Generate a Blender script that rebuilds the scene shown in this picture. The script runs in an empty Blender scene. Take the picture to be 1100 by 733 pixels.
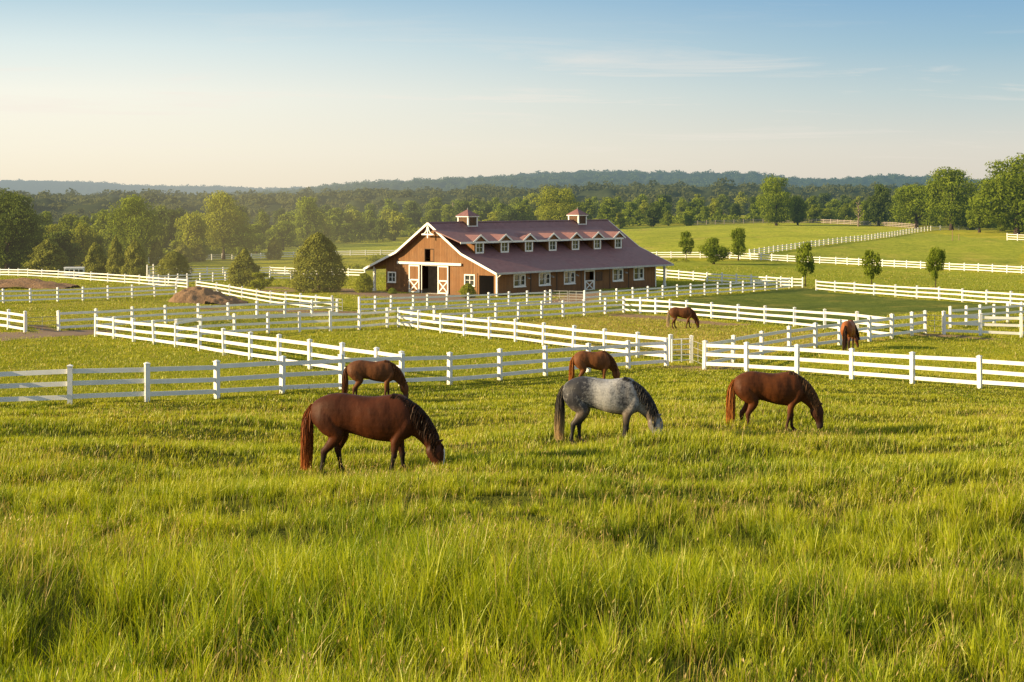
import bpy, math, random
import numpy as np
from mathutils import Vector, Matrix, Euler
R = math.radians
random.seed(7)
rng = np.random.default_rng(11)
scene = bpy.context.scene
COL = scene.collection

# ------------------------------------------------------------------ camera model (metres, camera at the origin of X/Y, Z = height relative to the eye)
F = 1800.0; CX = 550.0; CY = 215.0

# ------------------------------------------------------------------ terrain: surveyed points -> smooth height field
CP = [(0,733,125),(550,733,125),(1100,733,125),(-150,733,125),(1250,733,125),
(400,513,57),(100,513,57),(900,513,57),(1250,513,57),(-150,513,57),(640,479,47.5),(820,460,41.5),(1100,460,41.5),(100,470,43),(400,430,28.5),(635,413,25),
(-100,436,31),(75,434,30),(233,428,28.7),(367,418,26.5),(483,413.5,25),(586,403.6,23),(715,393,21.5),
(757,397,22.5),(915,407.6,24),(1052,417,25.5),(1200,424,26.5),(958,364,18.8),(1053,361,17.5),(1200,360,17),(876,374,19.5),
(103,362,16.8),(233,380,20.5),(300,391,22.5),(428,351.5,14.8),(554,367.5,17.3),(63,356,16),(245,344,13.6),(335,340.5,13),(288,359,15.8),(557,343,12.9),(670,336,12),
(765,343,13),(886,353.5,15.7),(386,335,11.7),(592,326,10.3),(533,318.7,9.1),(400,313,8.5),(704,308.5,8.05),(728,318.5,9.5),(845,310,8.1),(703,298,7.2),
(877,312,8.3),(985,321,9.8),(1086,328,11),(1250,338,12.5),(784,277.5,5.3),(898,283.6,5.6),(1036,291,6),(1250,302,6.6),(700,277,5.2),
(805,274,5.1),(880,264,4.5),(940,257,4.1),(986,249.5,3.75),(778,241,3.1),(870,239.3,3.05),(940,242,3.15),(1090,249,3.8),(1090,258,4.4),(1250,252,3.8),(640,245,3.1),
(0,326,11),(116,321.5,10.2),(189,318,9.4),(-150,328,11.5),(30,297,6.2),(201,310,8),(27,357.6,16.2),(205,281,4.6),(360,275,4.2),(420,274,4.2),(200,296,6.2),(390,297,6.3),(291,327,10),(350,315,8.8),
(60,289,5.0),(-150,289,5),(300,265,3.3),(450,260,3.2),(100,270,3.7),(-150,270,3.7),
(550,231,1.9),(0,236,1.9),(1100,229,1.9),(-150,236,1.9),(1250,229,1.9),(550,222,.9),(-150,222,.9),(1250,222,.9)]
CP = np.array(CP, float)
cpY = F/CP[:,2]; cpU = (CP[:,0]-CX)/F; cpZ = -(CP[:,1]-CY)/CP[:,2]
VS = .22
def _ph(r2): return np.where(r2 > 1e-12, r2*np.log(np.maximum(r2, 1e-12)), 0)
_A0 = np.stack([cpU, np.log(cpY)*VS], 1); _n = len(_A0)
_K = _ph(((_A0[:,None]-_A0[None])**2).sum(-1)) + np.eye(_n)*3e-4
_P = np.concatenate([np.ones((_n,1)), _A0], 1)
_C = np.linalg.solve(np.block([[_K,_P],[_P.T,np.zeros((3,3))]]), np.concatenate([cpZ, np.zeros(3)]))
GU = np.linspace(-.42, .42, 241); GV = np.linspace(math.log(11), math.log(2200), 421)
_uu, _vv = np.meshgrid(GU, GV, indexing='ij')
_q = np.stack([_uu, _vv*VS], -1).reshape(-1, 2)
GZ = np.concatenate([_ph(((c[:,None,:]-_A0)**2).sum(-1))@_C[:_n] + _C[_n] + c@_C[_n+1:] for c in np.array_split(_q, 12)]).reshape(_uu.shape)

def hash2(ix, iy, seed):
    h = (ix.astype(np.int64)*374761393 + iy.astype(np.int64)*668265263 + seed*974711) & 0xffffffff
    h = ((h ^ (h >> 13))*1274126177) & 0xffffffff
    return ((h ^ (h >> 16)) & 0xffff)/65535.0
def vnoise(x, y, seed=0):
    x = np.asarray(x, float); y = np.asarray(y, float)
    ix = np.floor(x); iy = np.floor(y); fx = x-ix; fy = y-iy
    fx = fx*fx*(3-2*fx); fy = fy*fy*(3-2*fy)
    a = hash2(ix,iy,seed); b = hash2(ix+1,iy,seed); c = hash2(ix,iy+1,seed); d = hash2(ix+1,iy+1,seed)
    return (a*(1-fx)+b*fx)*(1-fy) + (c*(1-fx)+d*fx)*fy
def fbm(x, y, seed=0, o=3):
    s = 0; a = .5; t = 0
    for i in range(o):
        s = s + a*vnoise(x*2**i+i*17.3, y*2**i-i*9.1, seed+i); t += a; a *= .5
    return s/t
def zbase(X, Y):
    X = np.asarray(X, float); Y = np.asarray(Y, float)
    y = np.clip(Y, 11, 2200); u = np.clip(X/y, -.42, .42)
    a = (u-GU[0])/(GU[1]-GU[0]); b = (np.log(y)-GV[0])/(GV[1]-GV[0])
    i = np.clip(a.astype(int), 0, len(GU)-2); j = np.clip(b.astype(int), 0, len(GV)-2)
    a = a-i; b = b-j
    return (GZ[i,j]*(1-a)+GZ[i+1,j]*a)*(1-b) + (GZ[i,j+1]*(1-a)+GZ[i+1,j+1]*a)*b
def zg(X, Y):
    X = np.asarray(X, float); Y = np.asarray(Y, float)
    near = np.clip((75-Y)/30, 0, 1)
    return zbase(X, Y) + near*((fbm(X/3.6, Y/1.9, 3)-.5)*.62 + (fbm(X/9, Y/6, 5)-.5)*.5) + (1-near)*np.clip(Y/900,0.02,.5)*(fbm(X/30, Y/22, 8)-.5)*1.2*np.clip((700-Y)/300,0,1)
_vs = np.exp(np.linspace(math.log(11), math.log(2200), 3000))
def gp(px, py):
    """the spot on the ground seen at a place in the photograph"""
    X = (px-CX)/F*_vs
    q = CY - zg(X, _vs)/_vs*F
    k = int(np.argmax(q <= py))
    if k == 0: y = _vs[0] if q[0] <= py else _vs[-1]
    else:
        t = (q[k-1]-py)/(q[k-1]-q[k]); y = _vs[k-1]+t*(_vs[k]-_vs[k-1])
    x = (px-CX)/F*y
    return Vector((x, y, float(zg(x, y))))
def at_depth(px, Y):
    x = (px-CX)/F*Y
    return Vector((x, Y, float(zg(x, Y))))
def proj(X, Y, Z): return CX + X/Y*F, CY - Z/Y*F

# ------------------------------------------------------------------ mesh helpers
class MB:
    def __init__(s): s.v = []; s.f = []; s.m = []
    def add(s, vs, fs, mi=0):
        o = len(s.v); s.v += [tuple(v) for v in vs]; s.f += [tuple(i+o for i in f) for f in fs]; s.m += [mi]*len(fs)
    def box(s, x0, x1, y0, y1, z0, z1, mi=0, M=None):
        vs = [Vector(p) for p in ((x0,y0,z0),(x1,y0,z0),(x1,y1,z0),(x0,y1,z0),(x0,y0,z1),(x1,y0,z1),(x1,y1,z1),(x0,y1,z1))]
        if M is not None: vs = [M@v for v in vs]
        s.add(vs, [(0,3,2,1),(4,5,6,7),(0,1,5,4),(1,2,6,5),(2,3,7,6),(3,0,4,7)], mi)
    def bar(s, p, q, w, h, mi=0):
        """rectangular bar from p to q, w across, h tall"""
        p = Vector(p); q = Vector(q); d = (q-p).normalized()
        up = Vector((0,0,1)) if abs(d.z) < .95 else Vector((0,1,0))
        r = d.cross(up).normalized(); u = r.cross(d).normalized()
        vs = [c + r*a*w/2 + u*b*h/2 for c in (p,q) for a,b in ((-1,-1),(1,-1),(1,1),(-1,1))]
        s.add(vs, [(0,1,2,3),(7,6,5,4),(0,4,5,1),(1,5,6,2),(2,6,7,3),(3,7,4,0)], mi)
    def prism(s, poly, axis, t0, t1, mi=0):
        """extrude a polygon given in the two other axes along axis"""
        n = len(poly)
        def mk(p, t): return {0:(t,p[0],p[1]),1:(p[0],t,p[1]),2:(p[0],p[1],t)}[axis]
        vs = [mk(p,t0) for p in poly]+[mk(p,t1) for p in poly]
        s.add(vs, [tuple(range(n))[::-1], tuple(range(n,2*n))] + [(i,(i+1)%n,(i+1)%n+n,i+n) for i in range(n)], mi)
    def tube(s, pts, rad, n=8, mi=0, sq=None):
        pts = [Vector(p) for p in pts]; rings = []
        for i,p in enumerate(pts):
            d = (pts[min(i+1,len(pts)-1)]-pts[max(i-1,0)]).normalized()
            up = Vector((0,1,0)) if abs(d.y) < .9 else Vector((1,0,0))
            r = d.cross(up).normalized(); u = r.cross(d).normalized(); ra = rad[i]
            ra = ra if isinstance(ra, (tuple,list)) else (ra, ra)
            rings.append([p + r*math.cos(2*math.pi*k/n)*ra[0] + u*math.sin(2*math.pi*k/n)*ra[1] for k in range(n)])
        vs = [v for g in rings for v in g]
        fs = [(i*n+k, i*n+(k+1)%n, (i+1)*n+(k+1)%n, (i+1)*n+k) for i in range(len(pts)-1) for k in range(n)]
        fs += [tuple(range(n))[::-1], tuple(range((len(pts)-1)*n, len(pts)*n))]
        s.add(vs, fs, mi)
    def mesh(s, name, mats, smooth=False):
        me = bpy.data.meshes.new(name); me.from_pydata(s.v, [], s.f); me.validate()
        mats = mats if isinstance(mats, (list,tuple)) else [mats]
        for m in mats: me.materials.append(m)
        me.polygons.foreach_set('material_index', s.m if len(s.m) == len(me.polygons) else [0]*len(me.polygons))
        if smooth: me.polygons.foreach_set('use_smooth', [True]*len(me.polygons))
        import bmesh
        bm = bmesh.new(); bm.from_mesh(me); bmesh.ops.recalc_face_normals(bm, faces=bm.faces); bm.to_mesh(me); bm.free()
        me.update(); return me
    def build(s, name, mats, parent=None, smooth=False):
        return link(name, s.mesh(name, mats, smooth), parent)
def link(name, me, parent=None):
    o = bpy.data.objects.new(name, me); COL.objects.link(o)
    if parent is not None: o.parent = parent
    return o
def tag(o, label, cat, group=None):
    o['label'] = label; o['category'] = cat
    if group: o['group'] = group
    return o
def empty(name, loc, rz=0, scale=(1,1,1)):
    o = bpy.data.objects.new(name, None); COL.objects.link(o); o.empty_display_size = .2
    o.location = loc; o.rotation_euler = (0,0,rz); o.scale = scale; return o
def np_mesh(name, V, quads=None, tris=None, mats=(), attrs=None, smooth=False):
    me = bpy.data.meshes.new(name)
    nq = 0 if quads is None else len(quads); nt = 0 if tris is None else len(tris)
    me.vertices.add(len(V)); me.vertices.foreach_set('co', np.ascontiguousarray(V, np.float32).ravel())
    loops = np.concatenate([a.ravel() for a in (quads, tris) if a is not None]).astype(np.int32)
    me.loops.add(len(loops)); me.loops.foreach_set('vertex_index', loops)
    me.polygons.add(nq+nt)
    st = np.concatenate([np.arange(nq)*4, nq*4+np.arange(nt)*3]).astype(np.int32)
    me.polygons.foreach_set('loop_start', st)
    if smooth: me.polygons.foreach_set('use_smooth', np.ones(nq+nt, bool))
    for k, A in (attrs or {}).items():
        at = me.attributes.new(k, 'FLOAT_COLOR', 'POINT')
        at.data.foreach_set('color', np.ascontiguousarray(A, np.float32).ravel())
    for m in mats: me.materials.append(m)
    me.update(calc_edges=True); return me

# ------------------------------------------------------------------ materials
class NT:
    def __init__(s, name):
        s.mat = bpy.data.materials.new(name); s.mat.use_nodes = True; s.t = s.mat.node_tree; s.t.nodes.clear()
        s.out = s.n('ShaderNodeOutputMaterial')
    def n(s, typ, **kw):
        x = s.t.nodes.new(typ)
        for k, v in kw.items():
            if hasattr(x, k) and k not in ('inputs',): setattr(x, k, v)
        return x
    def l(s, a, b): s.t.links.new(a, b)
    def val(s, sock, v):
        if hasattr(v, 'is_linked') or isinstance(v, bpy.types.NodeSocket): s.l(v, sock)
        else: sock.default_value = v
    def math(s, op, a, b=None, c=None, clamp=False):
        x = s.n('ShaderNodeMath', operation=op); x.use_clamp = clamp
        s.val(x.inputs[0], a)
        if b is not None: s.val(x.inputs[1], b)
        if c is not None: s.val(x.inputs[2], c)
        return x.outputs[0]
    def mix(s, f, a, b, mode='MIX'):
        x = s.n('ShaderNodeMix', data_type='RGBA', blend_type=mode)
        s.val(x.inputs[0], f); s.val(x.inputs[6], c4(a)); s.val(x.inputs[7], c4(b)); return x.outputs[2]
    def noise(s, vec, scale, detail=3, rough=.55):
        x = s.n('ShaderNodeTexNoise'); x.inputs['Scale'].default_value = scale; x.inputs['Detail'].default_value = detail; x.inputs['Roughness'].default_value = rough
        if vec is not None: s.l(vec, x.inputs['Vector'])
        return x.outputs['Fac']
    def mapr(s, v, a, b, c=0, d=1):
        x = s.n('ShaderNodeMapRange'); s.val(x.inputs[0], v)
        for i, k in enumerate((a,b,c,d)): x.inputs[i+1].default_value = k
        return x.outputs[0]
    def coord(s, k='Object'): return s.n('ShaderNodeTexCoord').outputs[k]
    def scalev(s, vec, sc):
        x = s.n('ShaderNodeVectorMath', operation='MULTIPLY'); s.l(vec, x.inputs[0]); x.inputs[1].default_value = sc; return x.outputs[0]
    def sep(s, v):
        x = s.n('ShaderNodeSeparateXYZ'); s.l(v, x.inputs[0]); return x.outputs
    def attr(s, k): return s.n('ShaderNodeAttribute', attribute_name=k).outputs['Color']
    def bump(s, h, st=.3, d=.02):
        x = s.n('ShaderNodeBump'); x.inputs['Strength'].default_value = st; x.inputs['Distance'].default_value = d; s.l(h, x.inputs['Height']); return x.outputs[0]
    def bsdf(s, col, rough=.6, normal=None, spec=.4, metal=0, sheen=None):
        x = s.n('ShaderNodeBsdfPrincipled'); s.val(x.inputs['Base Color'], c4(col)); s.val(x.inputs['Roughness'], rough)
        x.inputs['Specular IOR Level'].default_value = spec; x.inputs['Metallic'].default_value = metal
        if sheen: x.inputs['Sheen Weight'].default_value = sheen
        if normal is not None: s.l(normal, x.inputs['Normal'])
        return x.outputs[0]
    def done(s, sh): s.l(sh, s.out.inputs[0]); return s.mat
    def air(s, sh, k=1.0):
        """haze painted as surface emission on far things: grows with distance down the valley, warm towards the sun side"""
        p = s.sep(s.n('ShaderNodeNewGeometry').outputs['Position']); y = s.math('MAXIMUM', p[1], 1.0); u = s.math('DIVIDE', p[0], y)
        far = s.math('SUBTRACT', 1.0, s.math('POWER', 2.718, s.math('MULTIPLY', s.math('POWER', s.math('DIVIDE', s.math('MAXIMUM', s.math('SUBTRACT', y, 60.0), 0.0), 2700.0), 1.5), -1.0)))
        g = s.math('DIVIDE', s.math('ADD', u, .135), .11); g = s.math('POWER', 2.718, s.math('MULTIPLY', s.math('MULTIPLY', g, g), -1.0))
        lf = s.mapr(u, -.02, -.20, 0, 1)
        painted_mist = s.math('MULTIPLY', s.math('ADD', s.math('MULTIPLY', g, .085), s.math('MULTIPLY', lf, .015)), s.mapr(y, 80, 380))
        e = s.n('ShaderNodeEmission'); s.l(s.mix(s.mapr(u, .22, -.20), (.185,.285,.325), (.34,.40,.40)), e.inputs[0])  # haze colour, emitted by the surface itself in place of a volume
        w = s.n('ShaderNodeEmission'); s.l(s.mix(.5, (.95,.72,.38), (.95,.72,.38)), w.inputs[0])  # warm glow painted onto surfaces at left, imitating sunlit mist
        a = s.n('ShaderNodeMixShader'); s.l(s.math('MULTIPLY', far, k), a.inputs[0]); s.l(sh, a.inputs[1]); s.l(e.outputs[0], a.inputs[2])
        b = s.n('ShaderNodeMixShader'); s.l(painted_mist, b.inputs[0]); s.l(a.outputs[0], b.inputs[1]); s.l(w.outputs[0], b.inputs[2])
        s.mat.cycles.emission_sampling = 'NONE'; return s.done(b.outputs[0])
def c4(c): return c if not isinstance(c, (tuple,list)) else (tuple(c)+(1,) if len(c) == 3 else tuple(c))

def m_plain(name, col, rough=.6, var=.15, scale=3, spec=.4):
    t = NT(name); o = t.coord(); n = t.noise(o, scale, 5)
    dk = tuple(c*(1-var*2) for c in col)
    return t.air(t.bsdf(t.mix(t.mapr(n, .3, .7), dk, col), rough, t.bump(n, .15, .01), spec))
def m_paint(post=False):
    t = NT('white_paint'); g = t.n('ShaderNodeNewGeometry').outputs['Position']
    n = t.noise(g, 1.7, 5, .65); n2 = t.noise(t.scalev(g, (6,6,22)), 1.5, 3)
    oi = t.n('ShaderNodeObjectInfo').outputs['Random']
    c = t.mix(t.mapr(n, .45, .8), (.78,.775,.75), (.64,.625,.58))
    c = t.mix(t.math('MULTIPLY', t.mapr(n2, .55, .8), .3), c, (.42,.40,.35))
    c = t.mix(t.math('MULTIPLY', oi, .35), c, (.62,.61,.58))
    if post:
        z = t.sep(t.coord())[2]; f = t.math('MULTIPLY', t.mapr(z, .42, .02), t.mapr(t.noise(g, 7, 4, .7), .3, .65)); c = t.mix(t.math('MULTIPLY', f, .8), c, (.25,.22,.12))
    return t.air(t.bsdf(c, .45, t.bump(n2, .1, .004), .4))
def m_siding():
    t = NT('board_siding'); o = t.coord(); x, y, z = t.sep(o)
    s = t.math('ADD', x, y)
    b = t.math('DIVIDE', s, .28); fl = t.math('FLOOR', b); fr = t.math('FRACT', b)
    wn = t.n('ShaderNodeTexWhiteNoise', noise_dimensions='1D'); t.l(fl, wn.inputs['W'])
    gr = t.noise(t.scalev(o, (9,9,.7)), 2.2, 5, .6); st = t.noise(o, .6, 4)
    c = t.mix(wn.outputs['Value'], (.185,.086,.034), (.295,.142,.054))
    c = t.mix(t.mapr(gr, .35, .7), c, (.15,.068,.026))
    c = t.mix(t.math('MULTIPLY', t.mapr(st, .45, .75), .5), c, (.23,.135,.07))
    groove = t.math('LESS_THAN', fr, .09)
    c = t.mix(t.math('MULTIPLY', groove, .75), c, (.05,.022,.01))
    low = t.mapr(z, 0, .9, .35, 0)
    c = t.mix(low, c, (.12,.075,.045))
    h = t.math('SUBTRACT', t.math('MULTIPLY', gr, .3), groove)
    return t.done(t.bsdf(c, .75, t.bump(h, .5, .02), .25))
def m_roof():
    t = NT('maroon_roof'); o = t.coord(); x, y, z = t.sep(o)
    r = t.math('FRACT', t.math('DIVIDE', y, .32)); fl = t.math('FLOOR', t.math('DIVIDE', y, .32))
    bx = t.math('ADD', t.math('DIVIDE', x, .5), t.math('MULTIPLY', fl, .37))
    cmb = t.n('ShaderNodeCombineXYZ'); t.l(t.math('FLOOR', bx), cmb.inputs[0]); t.l(fl, cmb.inputs[1])
    wn = t.n('ShaderNodeTexWhiteNoise', noise_dimensions='2D'); t.l(cmb.outputs[0], wn.inputs['Vector'])
    n = t.noise(o, .35, 5, .6); n2 = t.noise(t.scalev(o, (3,.5,.5)), 1.0, 4)
    c = t.mix(wn.outputs['Value'], (.170,.076,.072), (.225,.108,.102))
    c = t.mix(t.mapr(n, .35, .7), c, (.185,.10,.096)); c = t.mix(t.math('MULTIPLY', t.mapr(n2, .5, .75), .35), c, (.125,.064,.06))
    return t.done(t.bsdf(c, .62, t.bump(t.math('ADD', r, t.math('MULTIPLY', wn.outputs['Value'], .5)), .35, .02), .3))
def m_glass():
    t = NT('window_glass'); o = t.coord(); n = t.noise(o, 1.5, 2)
    return t.done(t.bsdf(t.mix(n, (.02,.025,.025), (.06,.065,.06)), .08, t.bump(n, .05, .01), .6))
M = dict(white=m_paint(), postwhite=m_paint(True), oldwood=m_plain('weathered_wood', (.46,.38,.32), .8, .2, 2), brownwood=m_plain('brown_planks', (.22,.125,.065), .8, .25, 2), siding=m_siding(), roof=m_roof(), glass=m_glass(),
  dark=m_plain('dark_wood', (.05,.03,.018), .8), trimgrey=m_plain('grey_trim', (.45,.46,.46), .5), floor=m_plain('barn_floor', (.12,.09,.07), .9, .3, 1),
  bark=m_plain('bark', (.09,.065,.045), .9, .3, 6, .2), deadbark=m_plain('bare_grey_bark', (.26,.20,.15), .9, .2, 6, .2), iron=m_plain('galvanised_tube', (.35,.36,.36), .45), stake=m_plain('raw_timber', (.30,.19,.10), .8),
  trailer=m_plain('trailer_enamel', (.62,.66,.68), .35, .08, 1), rubber=m_plain('rubber', (.02,.02,.02), .8), signred=m_plain('red_sign_enamel', (.35,.06,.04), .5), hoof=m_plain('hoof', (.06,.045,.035), .6), eye=m_plain('eye', (.012,.008,.006), .08, .1, 3, .8))

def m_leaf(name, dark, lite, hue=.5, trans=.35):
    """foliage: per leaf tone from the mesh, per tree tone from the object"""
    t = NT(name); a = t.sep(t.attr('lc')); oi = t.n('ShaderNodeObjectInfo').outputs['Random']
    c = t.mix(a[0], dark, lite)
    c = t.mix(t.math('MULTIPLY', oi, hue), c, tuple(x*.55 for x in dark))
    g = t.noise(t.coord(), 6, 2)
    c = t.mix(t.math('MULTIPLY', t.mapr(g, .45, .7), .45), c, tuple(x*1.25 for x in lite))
    d = t.n('ShaderNodeBsdfDiffuse'); t.l(c, d.inputs[0])
    tr = t.n('ShaderNodeBsdfTranslucent'); t.l(t.mix(.5, c, (lite[0]*1.2, lite[1]*1.15, lite[2]*.5)), tr.inputs[0])
    mx = t.n('ShaderNodeMixShader'); mx.inputs[0].default_value = trans
    t.l(d.outputs[0], mx.inputs[1]); t.l(tr.outputs[0], mx.inputs[2])
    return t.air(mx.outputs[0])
ML = dict(
  broad=m_leaf('broadleaf_foliage', (.060,.100,.010), (.225,.275,.026), .3),
  lit=m_leaf('light_foliage', (.120,.150,.016), (.30,.320,.036), .2),
  deep=m_leaf('deep_foliage', (.044,.072,.016), (.130,.170,.032)),
  cedar=m_leaf('cedar_foliage', (.080,.100,.022), (.245,.250,.044), .25, .25),
  wood=m_leaf('hazy_wood_foliage', (.064,.100,.012), (.225,.265,.028), .4),
  hill=m_leaf('hill_foliage', (.050,.080,.034), (.095,.130,.045), .15, .35))

# ------------------------------------------------------------------ ground
def smooth(x, a, b):
    t = np.clip((x-a)/(b-a), 0, 1); return t*t*(3-2*t)
def seg_dist(X, Y, pts):
    d = np.full(X.shape, 1e9)
    for (ax,ay),(bx,by) in zip(pts[:-1], pts[1:]):
        vx, vy = bx-ax, by-ay; L = vx*vx+vy*vy+1e-9
        t = np.clip(((X-ax)*vx+(Y-ay)*vy)/L, 0, 1)
        d = np.minimum(d, np.hypot(X-ax-t*vx, Y-ay-t*vy))
    return d
def in_poly(X, Y, poly):
    r = np.zeros(X.shape, bool); n = len(poly)
    for i in range(n):
        x0,y0 = poly[i]; x1,y1 = poly[(i+1)%n]
        if y0 == y1: continue
        c = ((y0 > Y) != (y1 > Y)) & (X < (x1-x0)*(Y-y0)/(y1-y0)+x0); r ^= c
    return r
G2 = lambda pts: [tuple(gp(*p)[:2]) for p in pts]
TALL_LINE = [(-300,437),(0,434),(75,434),(233,428),(367,418),(483,413),(586,403),(715,393),(757,397),(915,407),(1052,417),(1400,436)]
_tl = G2(TALL_LINE)
def tall_edge(X, Y):
    """signed: >0 on the camera's side of the first fences"""
    u = X/np.maximum(Y, 1)
    eu = np.array([a/b for a,b in _tl]); ey = np.array([b for a,b in _tl]); o = np.argsort(eu)
    return np.interp(u, eu[o], ey[o]) - Y
# patches of different turf, and one paddock's painted shade, as regions of the ground: (outline seen in the photo, colour id, strength)
ZONES = [  # polygons in ground coordinates
 ('dry', G2([(300,340),(470,348),(668,335),(700,343),(860,353),(955,363),(880,372),(757,392),(720,386),(580,366),(440,350)])),
 ('shaded', G2([(640,333),(790,316),(860,309),(872,311),(1100,331),(1100,344),(1000,335),(900,352),(760,341),(672,334)])),  # shade over this paddock, painted into the ground as darker green
 ('bright', G2([(640,246),(778,241),(870,240),(985,246),(880,263),(800,274),(690,273)])),
 ('bright', G2([(200,283),(300,265),(440,258),(440,268),(330,271)])),
 ('olive', G2([(706,280),(900,285),(1100,295),(1100,326),(985,319),(870,308),(700,296)])),
 ('olive', G2([(880,265),(986,250),(1100,260),(1100,290),(900,282),(790,275)])),
 ('golden', G2([(0,303),(200,312),(195,316),(60,322),(0,324)])),
 ('golden', G2([(0,327),(190,320),(330,332),(330,340),(64,355),(0,352)])),
]
DIRT = [ # worn ground: polyline on the ground, half width
 (G2([(-60,361),(20,361.5),(60,360),(104,356)]), 1.7), (G2([(60,360),(40,350),(0,349)]), .6),
 (G2([(372,312),(430,318),(470,316),(500,321),(450,322)]), 3.6), (G2([(300,309),(372,312)]), 3), (G2([(200,311),(270,312),(372,313)]), 2.2),
 (G2([(722,394),(757,396)]), 1.6), (G2([(993,360),(1020,361),(1045,363)]), 1.3), (G2([(610,326),(633,313)]), 2.5),
 (G2([(670,338.5),(735,344),(790,349)]), 1.4), (G2([(540,321),(700,311)]), 1.5), (G2([(366,335),(386,337)]), 2.0), (G2([(210,331),(300,334),(357,336)]), 2.5)]
def ground_attrs(X, Y):
    n1 = fbm(X/6, Y/6, 21); n2 = fbm(X/1.3, Y/1.3, 31)
    wob = (n1-.5)*5
    dirt = np.zeros(X.shape)
    for pts, w in DIRT:
        d = seg_dist(X, Y, pts) + (n2-.5)*w*1.1 + (n1-.5)*w
        dirt = np.maximum(dirt, 1-smooth(d, w*.55, w*1.35))
    zs = {k: np.zeros(X.shape) for k in ('dry','shaded','bright','olive','golden')}
    wx = X + (fbm(X/9, Y/9, 41)-.5)*5; wy = Y + (fbm(X/9, Y/9, 51)-.5)*7
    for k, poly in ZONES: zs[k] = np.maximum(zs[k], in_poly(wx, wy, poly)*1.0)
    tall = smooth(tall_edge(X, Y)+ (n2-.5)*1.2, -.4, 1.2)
    return dirt, zs, tall

A = np.concatenate([np.linspace(-180, -24, 60, endpoint=False), np.linspace(-24, 24, 720), np.linspace(24, 180, 60)[1:]])
Rr = np.exp(np.linspace(math.log(1.5), math.log(9000), 760))
aa, rr = np.meshgrid(np.radians(A), Rr, indexing='ij')
gx = np.sin(aa)*rr; gy = np.cos(aa)*rr; gz = zg(gx, gy)
dirt, zs, tall = ground_attrs(gx, gy)
gatt = np.stack([dirt, zs['dry'], zs['shaded'], np.ones_like(dirt)], -1)
gatt2 = np.stack([zs['bright'], zs['olive']*.9, zs['golden'], np.ones_like(dirt)], -1)
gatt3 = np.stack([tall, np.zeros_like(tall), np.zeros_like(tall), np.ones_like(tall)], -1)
na, nr = gx.shape
idx = np.arange(na*nr).reshape(na, nr)
quads = np.stack([idx[:-1,:-1], idx[1:,:-1], idx[1:,1:], idx[:-1,1:]], -1).reshape(-1, 4)[:, ::-1]

def m_ground():
    t = NT('pasture_ground'); g = t.n('ShaderNodeNewGeometry').outputs['Position']
    a1 = t.sep(t.attr('ga')); a2 = t.sep(t.attr('gb')); a3 = t.sep(t.attr('gc'))
    big = t.noise(g, .045, 4, .6); mid = t.noise(t.scalev(g, (1,.55,1)), .35, 5, .65); fin = t.noise(g, 3.2, 4, .7); tuft = t.noise(t.scalev(g,(1,.45,1)), .95, 6, .75)
    c = t.mix(t.mapr(mid, .3, .7), (.215,.230,.022), (.335,.305,.032))
    def zone(c, f, x, y): return t.mix(f, c, t.mix(t.mapr(mid, .3, .7), x, y))
    c = zone(c, a1[1], (.25,.200,.045), (.36,.27,.07))
    c = zone(c, a1[2], (.070,.098,.026), (.105,.130,.034))  # dark green carrying the paddock's shade
    c = zone(c, a2[0], (.24,.275,.030), (.34,.34,.044))
    c = zone(c, a2[1], (.165,.205,.026), (.26,.275,.040))
    c = zone(c, a2[2], (.27,.25,.038), (.40,.34,.06))
    c = t.mix(t.math('MULTIPLY', t.mapr(big, .46, .70), .6), c, (.140,.165,.028)); pal = t.noise(t.scalev(g, (1,.5,1)), .11, 5, .7); c = t.mix(t.math('MULTIPLY', t.mapr(pal, .54, .72), .5), c, (.40,.31,.085))
    c = t.mix(t.math('MULTIPLY', t.mapr(tuft, .46, .66), .8), c, t.mix(1.0, c, (.48,.60,.55), 'MULTIPLY'))
    c = t.mix(t.math('MULTIPLY', t.mapr(fin, .5, .75), .6), c, t.mix(1.0, c, (1.5,1.3,1.5), 'MULTIPLY'))
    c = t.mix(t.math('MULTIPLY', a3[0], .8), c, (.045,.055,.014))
    dn = t.mix(t.mapr(fin, .3, .7), (.17,.115,.07), (.27,.19,.125))
    c = t.mix(a1[0], c, dn)
    h = t.math('ADD', t.math('MULTIPLY', tuft, 1.0), t.math('MULTIPLY', fin, .35))
    d = t.n('ShaderNodeBsdfDiffuse'); t.l(c, d.inputs[0]); d.inputs['Roughness'].default_value = .6; t.l(t.bump(h, .9, .28), d.inputs['Normal'])
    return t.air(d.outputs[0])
V = np.stack([gx, gy, gz], -1).reshape(-1, 3)
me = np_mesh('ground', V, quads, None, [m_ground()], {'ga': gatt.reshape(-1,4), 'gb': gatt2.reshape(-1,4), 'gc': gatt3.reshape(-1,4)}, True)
ground = link('ground', me); ground['kind'] = 'structure'

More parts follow.
